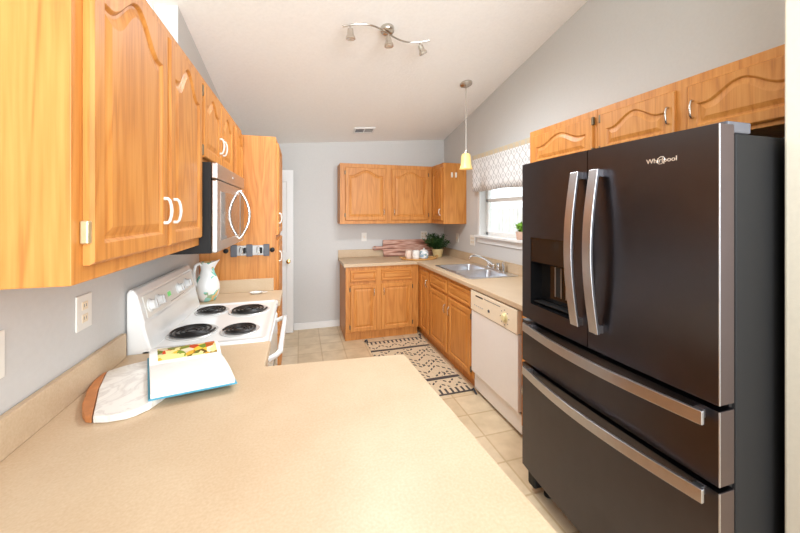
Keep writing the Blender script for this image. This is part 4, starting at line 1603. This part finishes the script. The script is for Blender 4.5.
plate('white wall outlet below the near left cabinet above the counter', P_east, (XL, 1.408, 1.118), 0.085, 0.118)
plate('white wall outlet at the left edge of the picture above the peninsula', P_east, (XL, 1.048, 1.106), 0.075, 0.118)
plate('white light switch on the far wall left of the cutting board', P_south, (0.83, D, 1.125), 0.072, 0.116, 'switch')
plate('white outlet on the far wall directly above the cutting board', P_south, (1.70, D, 1.135), 0.10, 0.116, 'outlet', toggles=2)
plate('white light switch on the right wall beside the potted plant', P_west, (XR, 4.10, 1.118), 0.075, 0.118, 'switch')
plate('wide white outlet plate on the right wall next to the window sill', P_west, (XR, 3.685, 1.115), 0.115, 0.125, 'outlet', toggles=2)

for k, xx in enumerate((1.812, 1.867)):
    t = thing('wall_hook', ('left' if k == 0 else 'right') + ' one of two tiny white hooks on the corner cabinet side', 'hook', (xx, 3.842, 1.955), 'white hooks on the corner cabinet')
    MB().box((xx - 0.013, 3.837, 1.955), (xx + 0.013, 3.8415, 2.018)).build('pad', 'plastic', t, bevel=0.002)
    MB().tube([(xx, 3.838, 1.975), (xx, 3.828, 1.966), (xx, 3.820, 1.970), (xx, 3.818, 1.982)], 0.004, 8).build('prong', 'plastic', t, smooth=True)

# ------------------------------------------------------------------ rug
rx0, rx1, ry0, ry1 = 0.735, 1.408, 2.566, 3.85
M['rug'] = mat_rug(rx0, rx1, ry0, ry1)
rg = thing('runner_rug', 'cream runner rug with charcoal zigzags lying before the sink cabinets', 'rug', ((rx0 + rx1) / 2, (ry0 + ry1) / 2, 0.001))
mb = MB()
nx, ny = 8, 26
top = [[((rx0 - 0.0) + (rx1 - rx0) * i / nx, ry0 + (ry1 - ry0) * j / ny, 0.0075 + 0.0012 * math.sin(j * 1.3 + i)) for i in range(nx + 1)] for j in range(ny + 1)]
V = [[mb.bm.verts.new(p) for p in r] for r in top]
B = [[mb.bm.verts.new((p[0], p[1], 0.001)) for p in r] for r in top]
for j in range(ny):
    for i in range(nx):
        mb.bm.faces.new((V[j][i], V[j][i + 1], V[j + 1][i + 1], V[j + 1][i]))
        mb.bm.faces.new((B[j][i], B[j + 1][i], B[j + 1][i + 1], B[j][i + 1]))
ring = [(j, 0) for j in range(ny + 1)] + [(ny, i) for i in range(1, nx + 1)] + [(j, nx) for j in range(ny - 1, -1, -1)] + [(0, i) for i in range(nx - 1, 0, -1)]
for (a, b) in zip(ring, ring[1:] + ring[:1]):
    mb.bm.faces.new((V[a[0]][a[1]], V[b[0]][b[1]], B[b[0]][b[1]], B[a[0]][a[1]]))
mb.build('weave', 'rug', rg)
for (x, y, sx_, sy_) in ((rx0, ry1, -1, 1), (rx1, ry1, 1, 1), (rx0, ry0, -1, -1), (rx1, ry0, 1, -1)):
    mb = MB()
    for k in range(14):
        a_ = math.radians(random.uniform(20, 85))
        d = Vector((sx_ * math.cos(a_) * 0.45, sy_ * math.sin(a_), 0))
        ln = random.uniform(0.06, 0.085)
        p0 = Vector((x - sx_ * 0.012, y, 0.010))
        mb.tube([p0, p0 + d * ln * 0.4 + Vector((0, 0, 0.016)), p0 + d * ln + Vector((0, 0, -0.004))], [0.006, 0.007, 0.005], 6)
    for v in mb.bm.verts:
        v.co.x = min(v.co.x, 1.407)
    mb.build('tassel', 'tassel', rg, smooth=True)
